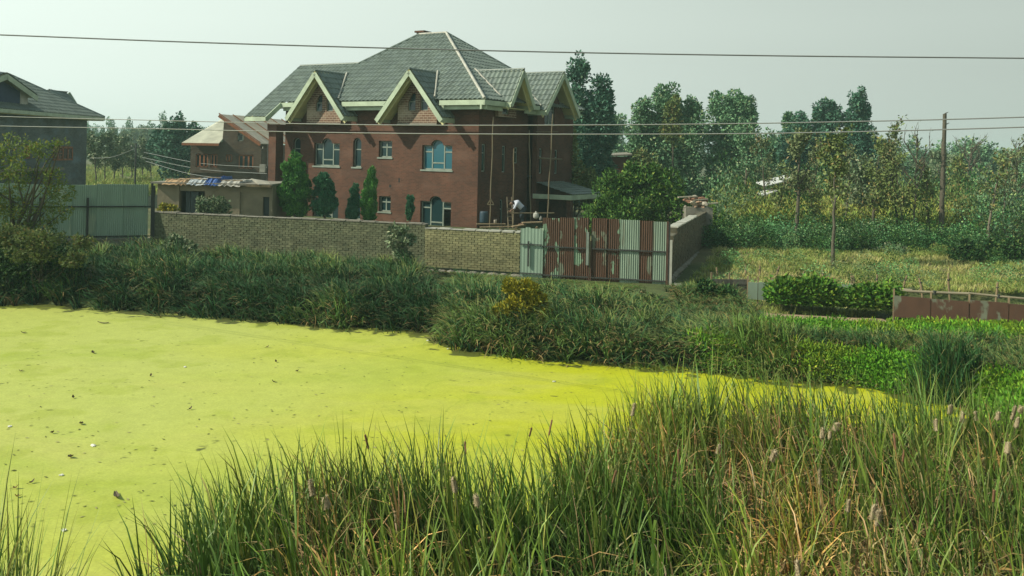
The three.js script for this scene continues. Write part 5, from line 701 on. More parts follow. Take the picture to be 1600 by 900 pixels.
plant('evergreen_shrub', 'smallest slim evergreen left of the tall glazed door', 'shrub', { D: 47, foot: inVil(641, 348), lobes: [[641, 314, 5, 10], [641, 330, 7, 16]], n: 4500, size: 0.05, pal: 'bluish', subs: 24, f: 0.28, trunk: 0.04, opts: { up: 1.7, long: 2.6, shell: 0.7 } }, 305);
plant('shrub', 'pale flowering shrub in front of the shed doorway', 'shrub', { D: 42, foot: inVil(332, 345), lobes: [[322, 318, 16, 12], [345, 318, 15, 12], [335, 328, 24, 10]], n: 2200, size: 0.085, pal: 'grey', subs: 18, trunk: 0.04, stems: 3 }, 306);
plant('shrub', 'low yellow green plant behind the left end of the brick wall', 'plant', { D: 39.5, foot: inVil(262, 335), lobes: [[255, 327, 12, 6], [270, 328, 9, 5]], n: 500, size: 0.08, pal: 'yellow', trunk: 0.02 }, 307);
// left side: thorny tree, bushes, far trees
plant('acacia_tree', 'loose yellow green feathery tree at the left edge overhanging the fence', 'tree', { D: 30, foot: [15, 440], lobes: [[15, 232, 34, 26], [62, 238, 28, 18], [95, 222, 16, 10], [20, 275, 40, 30], [75, 282, 26, 24], [15, 325, 38, 34], [62, 335, 30, 26], [-40, 260, 50, 60], [100, 330, 16, 18], [30, 362, 44, 24], [80, 300, 30, 22]], n: 10000, size: 0.048, pal: 'acacia', subs: 26, f: 0.22, trunk: 0.07, stems: 5, m: M.leafThin, opts: { long: 2.0, shell: 0.15 } }, 401);
plant('bush', 'dense dark bush with ochre leaf tips at the left edge of the pond', 'bush', { D: 28.6, foot: [50, 475], lobes: [[-30, 410, 50, 60], [25, 400, 46, 42], [75, 395, 40, 38], [20, 440, 52, 40], [80, 440, 46, 40], [118, 425, 30, 36]], n: 15000, size: 0.055, pal: 'hedge', subs: 26, f: 0.26, trunk: 0.05, stems: 6 }, 402);
plant('bush', 'olive leaved straggling bush hanging over the top of the dark left bush', 'bush', { D: 28.0, foot: [60, 470], lobes: [[15, 372, 44, 16], [75, 372, 44, 14], [125, 380, 26, 12], [120, 405, 26, 12], [60, 395, 40, 12]], n: 5200, size: 0.055, pal: 'olive', subs: 22, f: 0.24, trunk: 0.016, stems: 5, m: M.leafThin, opts: { shell: 0.2 } }, 403);
plant('shrub', 'grey green leafy shrub against the brick wall near the fence post', 'shrub', { D: 33, foot: [278, 420], lobes: [[272, 380, 20, 12], [292, 392, 20, 14], [265, 398, 24, 14]], n: 1700, size: 0.075, pal: 'grey', subs: 18, trunk: 0.035, stems: 4 }, 404);
plant('shrub', 'tall spindly green shrub in front of the wall joint below the glazed door', 'shrub', { D: 31.6, foot: [630, 430], lobes: [[622, 360, 14, 12], [628, 378, 20, 14], [632, 402, 18, 16]], n: 1100, size: 0.075, pal: 'grey', subs: 16, f: 0.26, trunk: 0.03, stems: 5, opts: { shell: 0.2, long: 2.4 } }, 405);
plant('shrub', 'ochre yellow flowering clump standing in the reeds below the gate', 'shrub', { D: 23.4, foot: [815, 545], lobes: [[800, 452, 16, 14], [828, 458, 18, 18], [842, 468, 14, 16], [815, 482, 26, 24], [788, 492, 18, 22], [850, 500, 16, 20]], n: 7000, size: 0.05, pal: 'yellow', subs: 22, f: 0.24, trunk: 0.02, stems: 5, opts: { up: 0.9, long: 2.6, shell: 0.15 } }, 406);
plant('shrub', 'small ochre leaved sapling at the right end of the plinth', 'shrub', { D: 28.6, foot: [1008, 500], lobes: [[1005, 465, 10, 10], [1018, 475, 9, 9], [1000, 478, 10, 8]], n: 420, size: 0.07, pal: 'brown', trunk: 0.02, stems: 3 }, 407);
plant('bush', 'rounded dark bush below the side wall stone base', 'bush', { D: 28.2, foot: [1122, 500], lobes: [[1105, 465, 24, 24], [1130, 465, 26, 24], [1118, 485, 34, 20], [1150, 488, 18, 16]], n: 5200, size: 0.07, pal: 'hedge', subs: 22, f: 0.28, trunk: 0.04, stems: 4 }, 408);
plant('tree', 'tall dark conical tree beside the bare brick house', 'tree', { D: 92, foot: [272, 290], lobes: [[280, 192, 10, 14], [272, 205, 20, 18], [268, 230, 34, 26], [275, 258, 30, 28], [250, 215, 14, 16], [300, 205, 10, 14]], n: 9000, size: 0.2, pal: 'dark', subs: 24, f: 0.30, trunk: 0.2 }, 410);
const orch = [[150, 222], [164, 218], [178, 226], [192, 220], [206, 232], [222, 224], [236, 232]];
orch.forEach(([x, t], i) => L(['pale thin orchard tree by the dark house corner', 'second pale orchard tree from the dark house corner', 'forked pale orchard tree in the middle of its row', 'broad pale orchard tree left of the thin utility pole', 'short pale orchard tree just left of the thin utility pole', 'pale orchard tree right of the thin utility pole', 'pale orchard tree against the dark conical tree'][i], x, 284, x + (i % 3 - 1) * 5, t, 92 + i * 3, { n: 1500, nb: 18, spread: 1.7, pal: 'grey', size: 0.17, from: 0.25, rad: 0.09 }, 420 + i));
// bushes along the plantation edge
const low = [[1142, 380, 20, 26, 44, 'hedge'], [1185, 388, 24, 16, 43, 'olive'], [1230, 392, 24, 12, 43, 'hedge'], [1285, 390, 24, 14, 43.5, 'hedge'], [1345, 393, 32, 15, 42.5, 'hedge'], [1400, 396, 20, 12, 41, 'grey'], [1440, 378, 34, 22, 43, 'hedge'], [1480, 398, 22, 14, 41, 'olive'], [1530, 404, 34, 32, 38.5, 'hedge'], [1580, 398, 34, 34, 39, 'hedge'], [1120, 355, 18, 28, 47, 'bright'], [1560, 440, 24, 10, 35, 'bright'], [1595, 448, 20, 12, 34, 'bright']];
low.forEach(([x, y, rx, ry, D, pal], i) => plant('bush', ['tall dark bush right beside the far end of the side wall', 'olive bush left of the thickest bare trunk', 'low dark bush at the foot of the thickest bare trunk', 'dark bush left of the lone slim tree', 'wide dark bush right of the lone slim tree', 'pale dried bush in the meadow right of the wide dark bush', 'tall dark bush at the foot of the dead trunk', 'olive bush right of the dead trunk foot', 'big dark bush at the right edge of the meadow, left half', 'big dark bush at the right edge of the meadow, right half', 'bright leafy bush behind the far end of the side wall', 'low bright leafy plant below the big dark meadow bush', 'low bright leafy plant at the right frame edge'][i], 'bush', { D, foot: [x, y + ry], lobes: [[x - rx * 0.5, y - 2, rx * 0.75, ry * 1.0], [x + rx * 0.5, y, rx * 0.75, ry * 0.95], [x, y + ry * 0.4, rx * 1.25, ry * 0.75]], n: Math.round(900 + rx * ry * 7), size: 0.085, pal, subs: 20, f: 0.28, trunk: 0.035, stems: 3 }, 500 + i));
// ---------- masses nobody could count ----------
function scatter(name, label, geos, m, list, tone) { // list: [variant, x, y, z, turn, scale, heightScale, tint]
  const g = new THREE.Group(); g.name = numbered(name); scene.add(g); tag(g, label, undefined, undefined, 'stuff');
  const mx = new THREE.Matrix4(), q = new THREE.Quaternion(), e = new THREE.Euler();
  geos.forEach((geo, v) => { const L = list.filter((i) => i[0] === v); if (!L.length) return; const im = new THREE.InstancedMesh(geo, m, L.length); im.name = name + '_growth'; im.userData.kind = 'stuff'; im.castShadow = im.receiveShadow = true; L.forEach(([, x, y, z, a, s, h, c], i) => { mx.compose(V(x, y, z), q.setFromEuler(e.set(0, a, 0)), V(s, s * h, s)); im.setMatrixAt(i, mx); im.setColorAt(i, C(...c)); }); g.add(im); });
  return g;
}
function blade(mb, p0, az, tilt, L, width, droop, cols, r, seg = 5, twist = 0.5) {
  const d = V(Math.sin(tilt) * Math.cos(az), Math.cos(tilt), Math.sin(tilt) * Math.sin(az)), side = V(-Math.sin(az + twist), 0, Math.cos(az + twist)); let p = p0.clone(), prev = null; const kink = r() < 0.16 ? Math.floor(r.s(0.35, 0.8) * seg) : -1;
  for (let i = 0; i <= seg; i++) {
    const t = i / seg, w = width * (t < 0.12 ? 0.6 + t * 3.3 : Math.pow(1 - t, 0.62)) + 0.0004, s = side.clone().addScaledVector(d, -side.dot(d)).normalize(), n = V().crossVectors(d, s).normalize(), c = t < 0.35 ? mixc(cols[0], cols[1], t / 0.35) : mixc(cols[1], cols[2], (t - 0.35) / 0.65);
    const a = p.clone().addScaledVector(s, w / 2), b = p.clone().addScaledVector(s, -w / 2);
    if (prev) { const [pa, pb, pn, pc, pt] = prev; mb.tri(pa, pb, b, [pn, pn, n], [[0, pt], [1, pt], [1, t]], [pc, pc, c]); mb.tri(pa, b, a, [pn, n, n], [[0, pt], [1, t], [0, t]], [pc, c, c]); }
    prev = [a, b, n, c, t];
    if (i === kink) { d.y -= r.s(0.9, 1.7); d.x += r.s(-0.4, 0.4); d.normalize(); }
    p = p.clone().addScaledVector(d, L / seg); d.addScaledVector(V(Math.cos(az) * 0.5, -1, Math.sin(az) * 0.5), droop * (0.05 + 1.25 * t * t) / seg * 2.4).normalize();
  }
}
function reedClump(seed, { shoots = 3, per = 7, h = 1.7, w = 0.031, droop = 0.42, rad = 0.16, dry = 0.12, green = [[0.008, 0.022, 0.005], [0.042, 0.095, 0.016], [0.16, 0.26, 0.045]], tan = [[0.03, 0.02, 0.008], [0.105, 0.068, 0.028], [0.34, 0.245, 0.11]], lean = 0.16, seg = 6, low = 0.12 } = {}) {  // last colour is the tip, brightened to paint in sunlit highlights
  const r = rngOf(seed), mb = new MB();
  for (let s = 0; s < shoots; s++) { const a0 = r.s(0, 6.28), c = V(Math.cos(a0), 0, Math.sin(a0)).multiplyScalar(rad * Math.sqrt(r()));
    for (let k = 0; k < per; k++) { const isDry = r() < dry, lo = r() < low, az = r() < 0.45 ? Math.PI + r.n() * 0.9 : r.s(0, 6.28), L = h * (lo ? r.s(0.4, 0.65) : r.s(0.72, 1.12)), k2 = r.s(0.75, 1.3), tone = (isDry ? tan : green).map((x) => x.map((y) => y * k2)), yel = r() < 0.25 && !isDry ? tone.map((x, i) => mixc(x, tan[i], 0.35)) : tone; blade(mb, c.clone().add(V(r.s(-0.03, 0.03), -0.05, r.s(-0.03, 0.03))), az, Math.abs(r.n()) * lean + 0.03, L, w * r.s(0.7, 1.25), droop * (isDry ? 2.6 : lo ? 1.8 : 1) * r.s(0.4, 1.6), yel, r, seg, r.s(-1.3, 1.3)); } }
  return mb.get();
}
function leafClump(seed, { n = 34, R = 0.22, h = 0.35, size = 0.075, pal = 'bright', long = 1.6 } = {}) { const r = rngOf(seed), mb = new MB(); leaves(mb, [[V(0, h * 0.5, 0), V(R, h * 0.5, R), 1, 0]], n, size, PAL[pal], r, { up: 0.6, long, shell: 0.3 }); return mb.get(); }
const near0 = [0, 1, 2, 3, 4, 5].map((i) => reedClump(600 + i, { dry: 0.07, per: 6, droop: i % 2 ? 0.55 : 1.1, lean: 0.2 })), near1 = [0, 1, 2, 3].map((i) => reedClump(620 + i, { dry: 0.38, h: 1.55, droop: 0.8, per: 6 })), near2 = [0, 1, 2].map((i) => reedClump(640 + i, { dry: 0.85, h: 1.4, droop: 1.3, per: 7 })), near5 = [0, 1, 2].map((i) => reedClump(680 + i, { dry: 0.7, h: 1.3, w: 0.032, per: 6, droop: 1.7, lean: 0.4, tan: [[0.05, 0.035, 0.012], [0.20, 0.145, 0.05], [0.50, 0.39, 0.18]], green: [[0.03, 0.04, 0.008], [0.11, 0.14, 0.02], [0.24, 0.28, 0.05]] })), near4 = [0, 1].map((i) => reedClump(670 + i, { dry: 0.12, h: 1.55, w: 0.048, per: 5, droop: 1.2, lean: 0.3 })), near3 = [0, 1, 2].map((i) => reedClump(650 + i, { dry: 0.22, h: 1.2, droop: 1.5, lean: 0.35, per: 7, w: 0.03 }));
{
  const r = rngOf(9), list = [], tipD = (px) => { for (let i = 1; i < nearPx.length; i++) { const [b, bd] = nearPx[i - 1], [a, ad] = nearPx[i]; if (px >= a && px <= b) return ad + (bd - ad) * (px - a) / (b - a); } return px > 1600 ? 11.5 : 6.6; };
  const area = 20 * 10.6, N = area * 20;
  for (let i = 0; i < N; i++) {
    const d = r.s(4.6, 15.2), x = r.s(-10, 10); if (Math.abs(x) > 0.72 * d + 1) continue;
    const px = 800 + x / d * F, edge = tipD(Math.max(-190, px)); const over = d - edge; if (over > (r() < 0.25 ? 1.1 : 0.5) * r()) continue;
    if (px < 240 && px > 75 && d > 6.6 && r() < 0.35) continue;
    const n = fbm(x / 40 + 2, d / 40 + 2, 26, 26, 3, 91), n2 = fbm(x / 40 + 2, d / 40 + 2, 60, 60, 2, 93);
    const nearDry = sstep(d, 9.6, 7.4), edgeK = sstep(-over, 0, 1.8), pd = 0.04 + 0.85 * sstep(n, 0.49, 0.60) * edgeK + 0.22 * nearDry * edgeK;
    const t = r(); const corner = px < 85; const wide = r() < 0.14; let v = wide && !corner ? 16 + Math.floor(r() * 2) : corner ? Math.floor(r() * 6) : t < pd * 0.28 ? 10 + Math.floor(r() * 3) : t < pd * 1.05 ? 6 + Math.floor(r() * 4) : d < 9 && r() < 0.6 ? 13 + Math.floor(r() * 3) : Math.floor(r() * 6);
    let h = r.s(0.82, 1.12) * (0.86 + 0.3 * n2); if (over > -0.6) h *= r.s(0.8, 1.1); if (px < 250 && px > 80) h *= 0.82; if (corner) h *= 1.15; else if (d < 7) h *= 0.9;
    if (px > 1180 && r() < 0.22) v = 10 + Math.floor(r() * 3); if (d < 9 && r() < (px > 950 ? 0.34 : px > 500 ? 0.16 : 0.05)) v = 18 + Math.floor(r() * 3); if (d >= 9 && px > 1100 && r() < 0.08) v = 18 + Math.floor(r() * 3); const g = r.s(0.75, 1.3), warm = r.s(0, 0.3) * n; list.push([v, x, landY(x, d), -d, r.n() * 0.6, 1, h, [g * (0.85 + 2.2 * warm + 0.5 * sstep(n2, 0.5, 0.7)), g * (1 + 0.3 * warm + 0.25 * sstep(n2, 0.5, 0.7)), g * r.s(0.7, 1.2)]]);
  }
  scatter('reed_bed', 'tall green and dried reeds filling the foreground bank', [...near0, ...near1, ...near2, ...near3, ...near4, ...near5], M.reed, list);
}
const bankG = [[0.004, 0.019, 0.006], [0.011, 0.050, 0.015], [0.062, 0.150, 0.050]];  // dark, middle and painted highlight tone, from foot to tip of the blade
const bank = [0, 1, 2, 3, 4].map((i) => reedClump(700 + i, { h: 1.25, w: 0.04, droop: 1.5, per: 8, green: bankG, dry: 0.05, lean: 0.4, seg: 5, rad: 0.25 })), bankDry = [0, 1].map((i) => reedClump(720 + i, { h: 1.2, w: 0.04, droop: 1.6, per: 8, green: bankG, dry: 0.45, lean: 0.4, rad: 0.25 })), bankLight = [0, 1, 2].map((i) => reedClump(730 + i, { h: 1.2, w: 0.045, droop: 1.9, per: 9, dry: 0.12, lean: 0.45, rad: 0.25, green: [[0.008, 0.032, 0.006], [0.038, 0.100, 0.016], [0.17, 0.27, 0.075]] }));
{
  const r = rngOf(19), list = [], light = [];
  for (let i = 0; i < 15000; i++) {
    const x = r.s(-19, 7.4), d = r.s(18, 36.4), s = pondDist(x, d); if (s < -0.25 + 0.35 * r() - (r() < 0.12 ? 0.5 * r() : 0) || d > wallD(x) - 0.45) continue;
    if (x > 5.2 && d > 29) continue;
    const front = sstep(s, 0, 1.2), u = (800 + x / d * F); const gap = u > 672 && u < 700 && d > 26.5; if (gap && r() < 0.75) continue; if (u < 150 && r() < 0.5) continue;
    const isR = u > 690, n = fbm(x / 40 + 2, d / 40 + 2, 22, 22, 3, 95); if (s > 4.5 && r() < 0.55) continue; if (u > 1000 && d > 28.3) continue;
    const lump = fbm(x / 40 + 9, d / 40 + 9, 34, 34, 2, 131); let h = r.s(0.6, 1.05) * (0.25 + 1.15 * lump) * (0.8 + 0.2 * front); if (isR && d > 28.5) h *= 0.85; if (u > 660 && d > 30) h *= 0.45; if (d > wallD(x) - 2) h *= 0.6; h *= 0.9; if (isR) { if (d > 25.5) h *= u > 800 ? 0.55 : 0.62; if (u > 805 && d > 28) { h *= 0.55; if (r() < 0.4) continue; } if (u < 900) h *= 1.1; if (u > 960) h *= 0.8; if (u > 1030) h *= 0.6; if (u > 1040 && d > 25.2) continue; } const g = r.s(0.7, 1.15) * (0.55 + 0.9 * lump);
    if (r() < (isR ? 0.5 + 0.4 * sstep(n, 0.5, 0.6) : 0.5 * sstep(lump, 0.5, 0.62))) light.push([Math.floor(r() * 3), x, landY(x, d), -d, r.n() * 0.7, 1, h, [g, g, g * 0.9]]);
    else list.push([r() < (isR ? 0.2 : 0.1) ? 5 + Math.floor(r() * 2) : Math.floor(r() * 5), x, landY(x, d), -d, r.n() * 0.7, 1, h, [g * 0.95, g, g * r.s(0.9, 1.15)]]);
  }
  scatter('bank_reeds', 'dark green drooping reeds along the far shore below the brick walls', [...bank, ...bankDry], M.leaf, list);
  scatter('bank_grass', 'paler arching sedge along the shore below the gate plinth', bankLight, M.leaf, light);
}
{ // right bank: sedge at the water, then low weeds and a rough garden
  const r = rngOf(29), sed = [], weeds = [];
  for (let i = 0; i < 13000; i++) {
    const d = r.s(15.5, 29.5), x = r.s(4.6, 18.5), s = pondDist(x, d); if (s < -0.15 + 0.3 * r() || x > 0.64 * d + 0.5 || x < 5.3 && d > 27 || d < 12 && x < 6) continue;
    if (d < 14.5) continue; const px = 800 + x / d * F, f = at(px, 0, d); const q = levelAt(px, 0, d); const pathD = 27.4 - (px - 1300) * 0.0035; const onPath = px > 1170 && px < 1400 && d > pathD - 1.6; if (onPath && (d > pathD - 0.55 || r() < 0.8)) continue;
    const n = fbm(x / 40 + 2, d / 40 + 2, 24, 24, 3, 97), g = r.s(0.75, 1.2), edge = sstep(s, 1.3, 0.2);
    if (px > 1540 && d > 19 && d < 23 && n > 0.47) continue;
    if (px < 1190 && d > 22.6 && r() < 0.35) continue; if (px < 1190 && d > 22.6 || r() < 0.03 + 0.8 * edge && d < 22.5) sed.push([r() < 0.25 ? 5 + Math.floor(r() * 2) : r() < 0.5 ? Math.floor(r() * 5) : 7 + Math.floor(r() * 3), x, landY(x, d), -d, r.n() * 0.8, 0.8, r.s(0.5, 0.95) * (0.25 + 0.35 * edge + 0.4 * n * (px < 1260 ? 1.3 : 0.7)) * (px < 1190 && d > 22.6 ? 0.5 : 1), [g, g, g * 0.9]]);
    else if (d < 27.6 && !(px > 1180 && px < 1400 && d > pathD - 1.7 && r() < 0.5) && !(px > 1385 && d > 25.9)) weeds.push([Math.floor(r() * 4), x, landY(x, d) - 0.03, -d, r.s(0, 6), r.s(0.7, 1.3), r.s(0.6, 1.3) * (d > 24.8 && px < 1400 ? 0.35 : 1), [g * (1.05 + 0.55 * sstep(n, 0.5, 0.6)), g * 1.35, g * 0.8]]);
  }
  for (let i = 0; i < 34; i++) { const p = onY(1480 + r.n() * 26, 600 + r.n() * 10, 0.3); sed.push([Math.floor(r() * 5), p.x, landY(p.x, -p.z), p.z, r.n(), 0.9, r.s(0.9, 1.25), [0.7, 0.85, 0.7]]); }
  for (let i = 0; i < 40; i++) { const p = onY(1190 + r.n() * 34, 560 + r.n() * 14, 0.3); sed.push([7 + Math.floor(r() * 3), p.x, landY(p.x, -p.z), p.z, r.n(), 0.9, r.s(0.8, 1.2), [0.9, 0.95, 0.7]]); }
  scatter('bank_reeds', 'rough sedge tufts along the right hand shore of the pond', [...bank, ...bankDry, ...bankLight], M.leaf, sed);
  scatter('ground_cover', 'bright green low weeds covering the garden plot at the right', [0, 1, 2, 3].map((i) => leafClump(800 + i, { n: 120, R: 0.27, h: 0.28, size: 0.027, long: i % 2 ? 1.6 : 3 })), M.leaf, weeds);
  const bean = []; for (let i = 0; i < 420; i++) { const t = r(), px = 1214 + t * 184, lvl = 0.45, d0 = 28.4 - t * 0.7 + r.s(-0.1, 0.9); const x = (px - 800) / F * d0; bean.push([Math.floor(r() * 3), x + r.s(-0.1, 0.1), lvl - 0.02, -d0, r.s(0, 6), r.s(0.7, 1.2), r.s(0.7, 1.1) * (0.40 + 0.75 * fbm(t, 0.3, 9, 3, 2, 19)) * (t > 0.62 && t < 0.7 ? 0.7 : 1), [r.s(0.7, 1.1), r.s(0.8, 1.1), 0.8]]); }
  scatter('bean_row', 'leafy green bean plants growing in a row along the garden path', [0, 1, 2].map((i) => leafClump(820 + i, { n: 60, R: 0.3, h: 0.78, size: 0.085, pal: 'bright' })), M.leaf, bean);
  // path strip
  const P = []; for (let i = 0; i <= 12; i++) { const px = 1165 + i * 19, d = 27.4 - (px - 1300) * 0.0035, x = (px - 800) / F * d; P.push([x, d]); } const m = new MB(), hw = (i) => 0.40 + 0.12 * hash(i, 2, 4); for (let i = 0; i < 12; i++) { const A = P[i], B = P[i + 1], y = (p, o) => V(p[0], Math.max(landY(p[0], p[1] + o), landY(p[0], p[1])) + 0.06, -(p[1] + o)); m.quad(y(A, -hw(i)), y(B, -hw(i + 1)), y(B, hw(i + 1)), y(A, hw(i))); } tag(m.build('path', mat(0.46, 0.34, 0.22, 0.95, { map: rep(T.noise, 1.4, 1.4), bumpMap: rep(T.bump, 0.4, 0.4), bumpScale: 0.02 })), 'bare sandy path strip along the bean row', undefined, undefined, 'structure');
}
{ // meadow, corn, woods
  const r = rngOf(39), mead = [], corn = [];
  for (let i = 0; i < 7000; i++) { const d = r.s(28, 44), x = r.s(6, 29); if (x > 0.64 * d + 1 || x < sideX(d) + 0.8) continue; const n = fbm(x / 60 + 3, d / 60 + 3, 20, 20, 4, 7), g = r.s(0.75, 1.25), dryK = sstep(n, 0.42, 0.62); if (r() < dryK * 0.3) continue; mead.push([r() < dryK * 0.8 ? 3 + Math.floor(r() * 2) : Math.floor(r() * 3), x, landY(x, d) - 0.02, -d, r.s(0, 6), 1, r.s(0.3, 0.75), [g * 0.92, g, g * 0.85]]); }
  const tuft = (s, dry) => reedClump(s, { shoots: 3, per: 8, h: 0.42, w: 0.022, rad: 0.2, droop: 0.8, lean: 0.5, dry, seg: 3, green: [[0.12, 0.17, 0.035], [0.22, 0.28, 0.06], [0.32, 0.36, 0.11]], tan: [[0.28, 0.24, 0.10], [0.42, 0.35, 0.15], [0.54, 0.45, 0.22]] });
  scatter('meadow_grass', 'dry tufted grass of the meadow behind the garden fence', [tuft(850, 0.2), tuft(851, 0.3), tuft(852, 0.25), tuft(853, 0.85), tuft(854, 0.8)], M.leaf, mead);
  for (let i = 0; i < 2600; i++) { const d = r.s(45.5, 60), px = r.s(1150, 1500), x = (px - 800) / F * d; corn.push([Math.floor(r() * 3), x, landY(x, d), -d, r.s(0, 6), 1, r.s(0.85, 1.15), [r.s(0.8, 1.2), r.s(0.85, 1.15), 0.9]]); }
  const cornG = (s) => { const q = rngOf(s), mb = new MB(); mb.col = [0.16, 0.17, 0.05]; mb.tube([V(0, 0, 0), V(0, 1.5, 0)], [0.014, 0.007], 4); for (let k = 0; k < 10; k++) blade(mb, V(0, 0.25 + k * 0.12, 0), k * 2.5 + q.s(-0.4, 0.4), q.s(0.6, 0.95), q.s(0.5, 0.7), 0.06, 1.1, [PAL.corn[0], PAL.corn[1], mixc(PAL.corn[1], [0.4, 0.33, 0.1], q())], q, 4); return mb.get(); };
  scatter('corn_field', 'ripening yellow green corn field behind the thin trees', [cornG(860), cornG(861), cornG(862)], M.leaf, corn);
  const wood = (s, pal, tall) => { const q = rngOf(s), mb = new MB(), cl = []; for (let k = 0; k < 4; k++) cl.push(...subClumps(V(q.s(-1, 1), tall * (0.35 + 0.16 * k), q.s(-1, 1)), V(1.9 - 0.3 * k, tall * 0.2, 1.9 - 0.3 * k), 9, q, 0.36)); leaves(mb, cl, 1700, 0.22, PAL[pal], q); mb.col = PAL.brown[0]; mb.tube([V(0, -0.3, 0), V(0.1, tall * 0.8, 0)], [0.16, 0.05], 5); return mb.get(); };
  const woods = [wood(870, 'poplar', 7.5), wood(871, 'poplar', 8.5), wood(872, 'olive', 6.5), wood(873, 'grey', 7)];
  const row = (list, n, x0, x1, d0, d1, h0, h1) => { for (let i = 0; i < n; i++) { const d = r.s(d0, d1), px = r.s(x0, x1), x = (px - 800) / F * d, g = r.s(0.8, 1.2); list.push([Math.floor(r() * 4), x, landY(x, d), -d, r.s(0, 6), r.s(0.8, 1.2), r.s(h0, h1), [g, g, g]]); } return list; };
  scatter('distant_wood', 'hazy far off row of trees on the left horizon', woods, M.leaf, row([], 170, -150, 420, 230, 300, 1.0, 1.35));
  scatter('distant_wood', 'soft grey green wood behind the plantation on the right', woods, M.leaf, row(row([], 130, 1180, 1700, 105, 150, 0.5, 0.85), 170, 800, 2000, 230, 330, 0.7, 1.15));
  const field = []; for (let i = 0; i < 2600; i++) { const d = r.s(60, 150), px = r.s(1400, 1650), x = (px - 800) / F * d; field.push([Math.floor(r() * 2), x, landY(x, d), -d, r.s(0, 6), 2.2, r.s(0.4, 0.7), [r.s(0.9, 1.2), r.s(0.9, 1.1), 0.8]]); }
  scatter('field_grass', 'green and straw coloured far field at the right', [tuft(880, 0.35), tuft(881, 0.6)], M.leaf, field);
  const lf = []; for (let i = 0; i < 2200; i++) { const d = r.s(70, 170), px = r.s(60, 440), x = (px - 800) / F * d; lf.push([Math.floor(r() * 2), x, landY(x, d), -d, r.s(0, 6), 2.4, r.s(0.5, 0.9), [r.s(0.8, 1.1), r.s(0.9, 1.2), 0.8]]); }
  scatter('field_grass', 'green field beyond the pale fence on the left', [tuft(882, 0.15), tuft(883, 0.25)], M.leaf, lf);
  // low olive scrub under the plantation
  const sc = []; for (let i = 0; i < 520; i++) { const d = r.s(44, 75), px = r.s(1120, 1610), x = (px - 800) / F * d; if (px > 1180 && px < 1490 && d < 61 && d > 45) continue; sc.push([Math.floor(r() * 3), x, landY(x, d), -d, r.s(0, 6), r.s(1.5, 3.2), r.s(0.8, 1.6), [r.s(0.8, 1.2), r.s(0.8, 1.2), 0.9]]); }
  for (let i = 0; i < 300; i++) { const px = r.s(1105, 1530), d = r.s(41, 45), x = (px - 800) / F * d; sc.push([r() < 0.7 ? 1 : 2, x, landY(x, d) - 0.05, -d, r.s(0, 6), r.s(1.0, 1.9), r.s(0.6, 1.1), [r.s(0.8, 1.2), r.s(0.9, 1.3), 0.9]]); }
  for (let i = 0; i < 230; i++) { const px = r.s(1115, 1600), d = r.s(30, 41), x = (px - 800) / F * d; if (x < sideX(d) + 1 || fbm(x / 60 + 3, d / 60 + 3, 20, 20, 4, 7) > 0.5) continue; sc.push([Math.floor(r() * 3), x, landY(x, d) - 0.05, -d, r.s(0, 6), r.s(0.5, 1.3), r.s(0.5, 1.0), [r.s(0.9, 1.3), r.s(1.0, 1.4), 0.9]]); }
  scatter('undergrowth', 'olive scrub growing under the thin plantation trees', [leafClump(890, { n: 260, R: 0.4, h: 0.7, size: 0.032, pal: 'olive' }), leafClump(891, { n: 260, R: 0.4, h: 0.9, size: 0.032, pal: 'hedge' }), leafClump(892, { n: 260, R: 0.4, h: 0.9, size: 0.032, pal: 'poplar' })], M.leaf, sc);
}
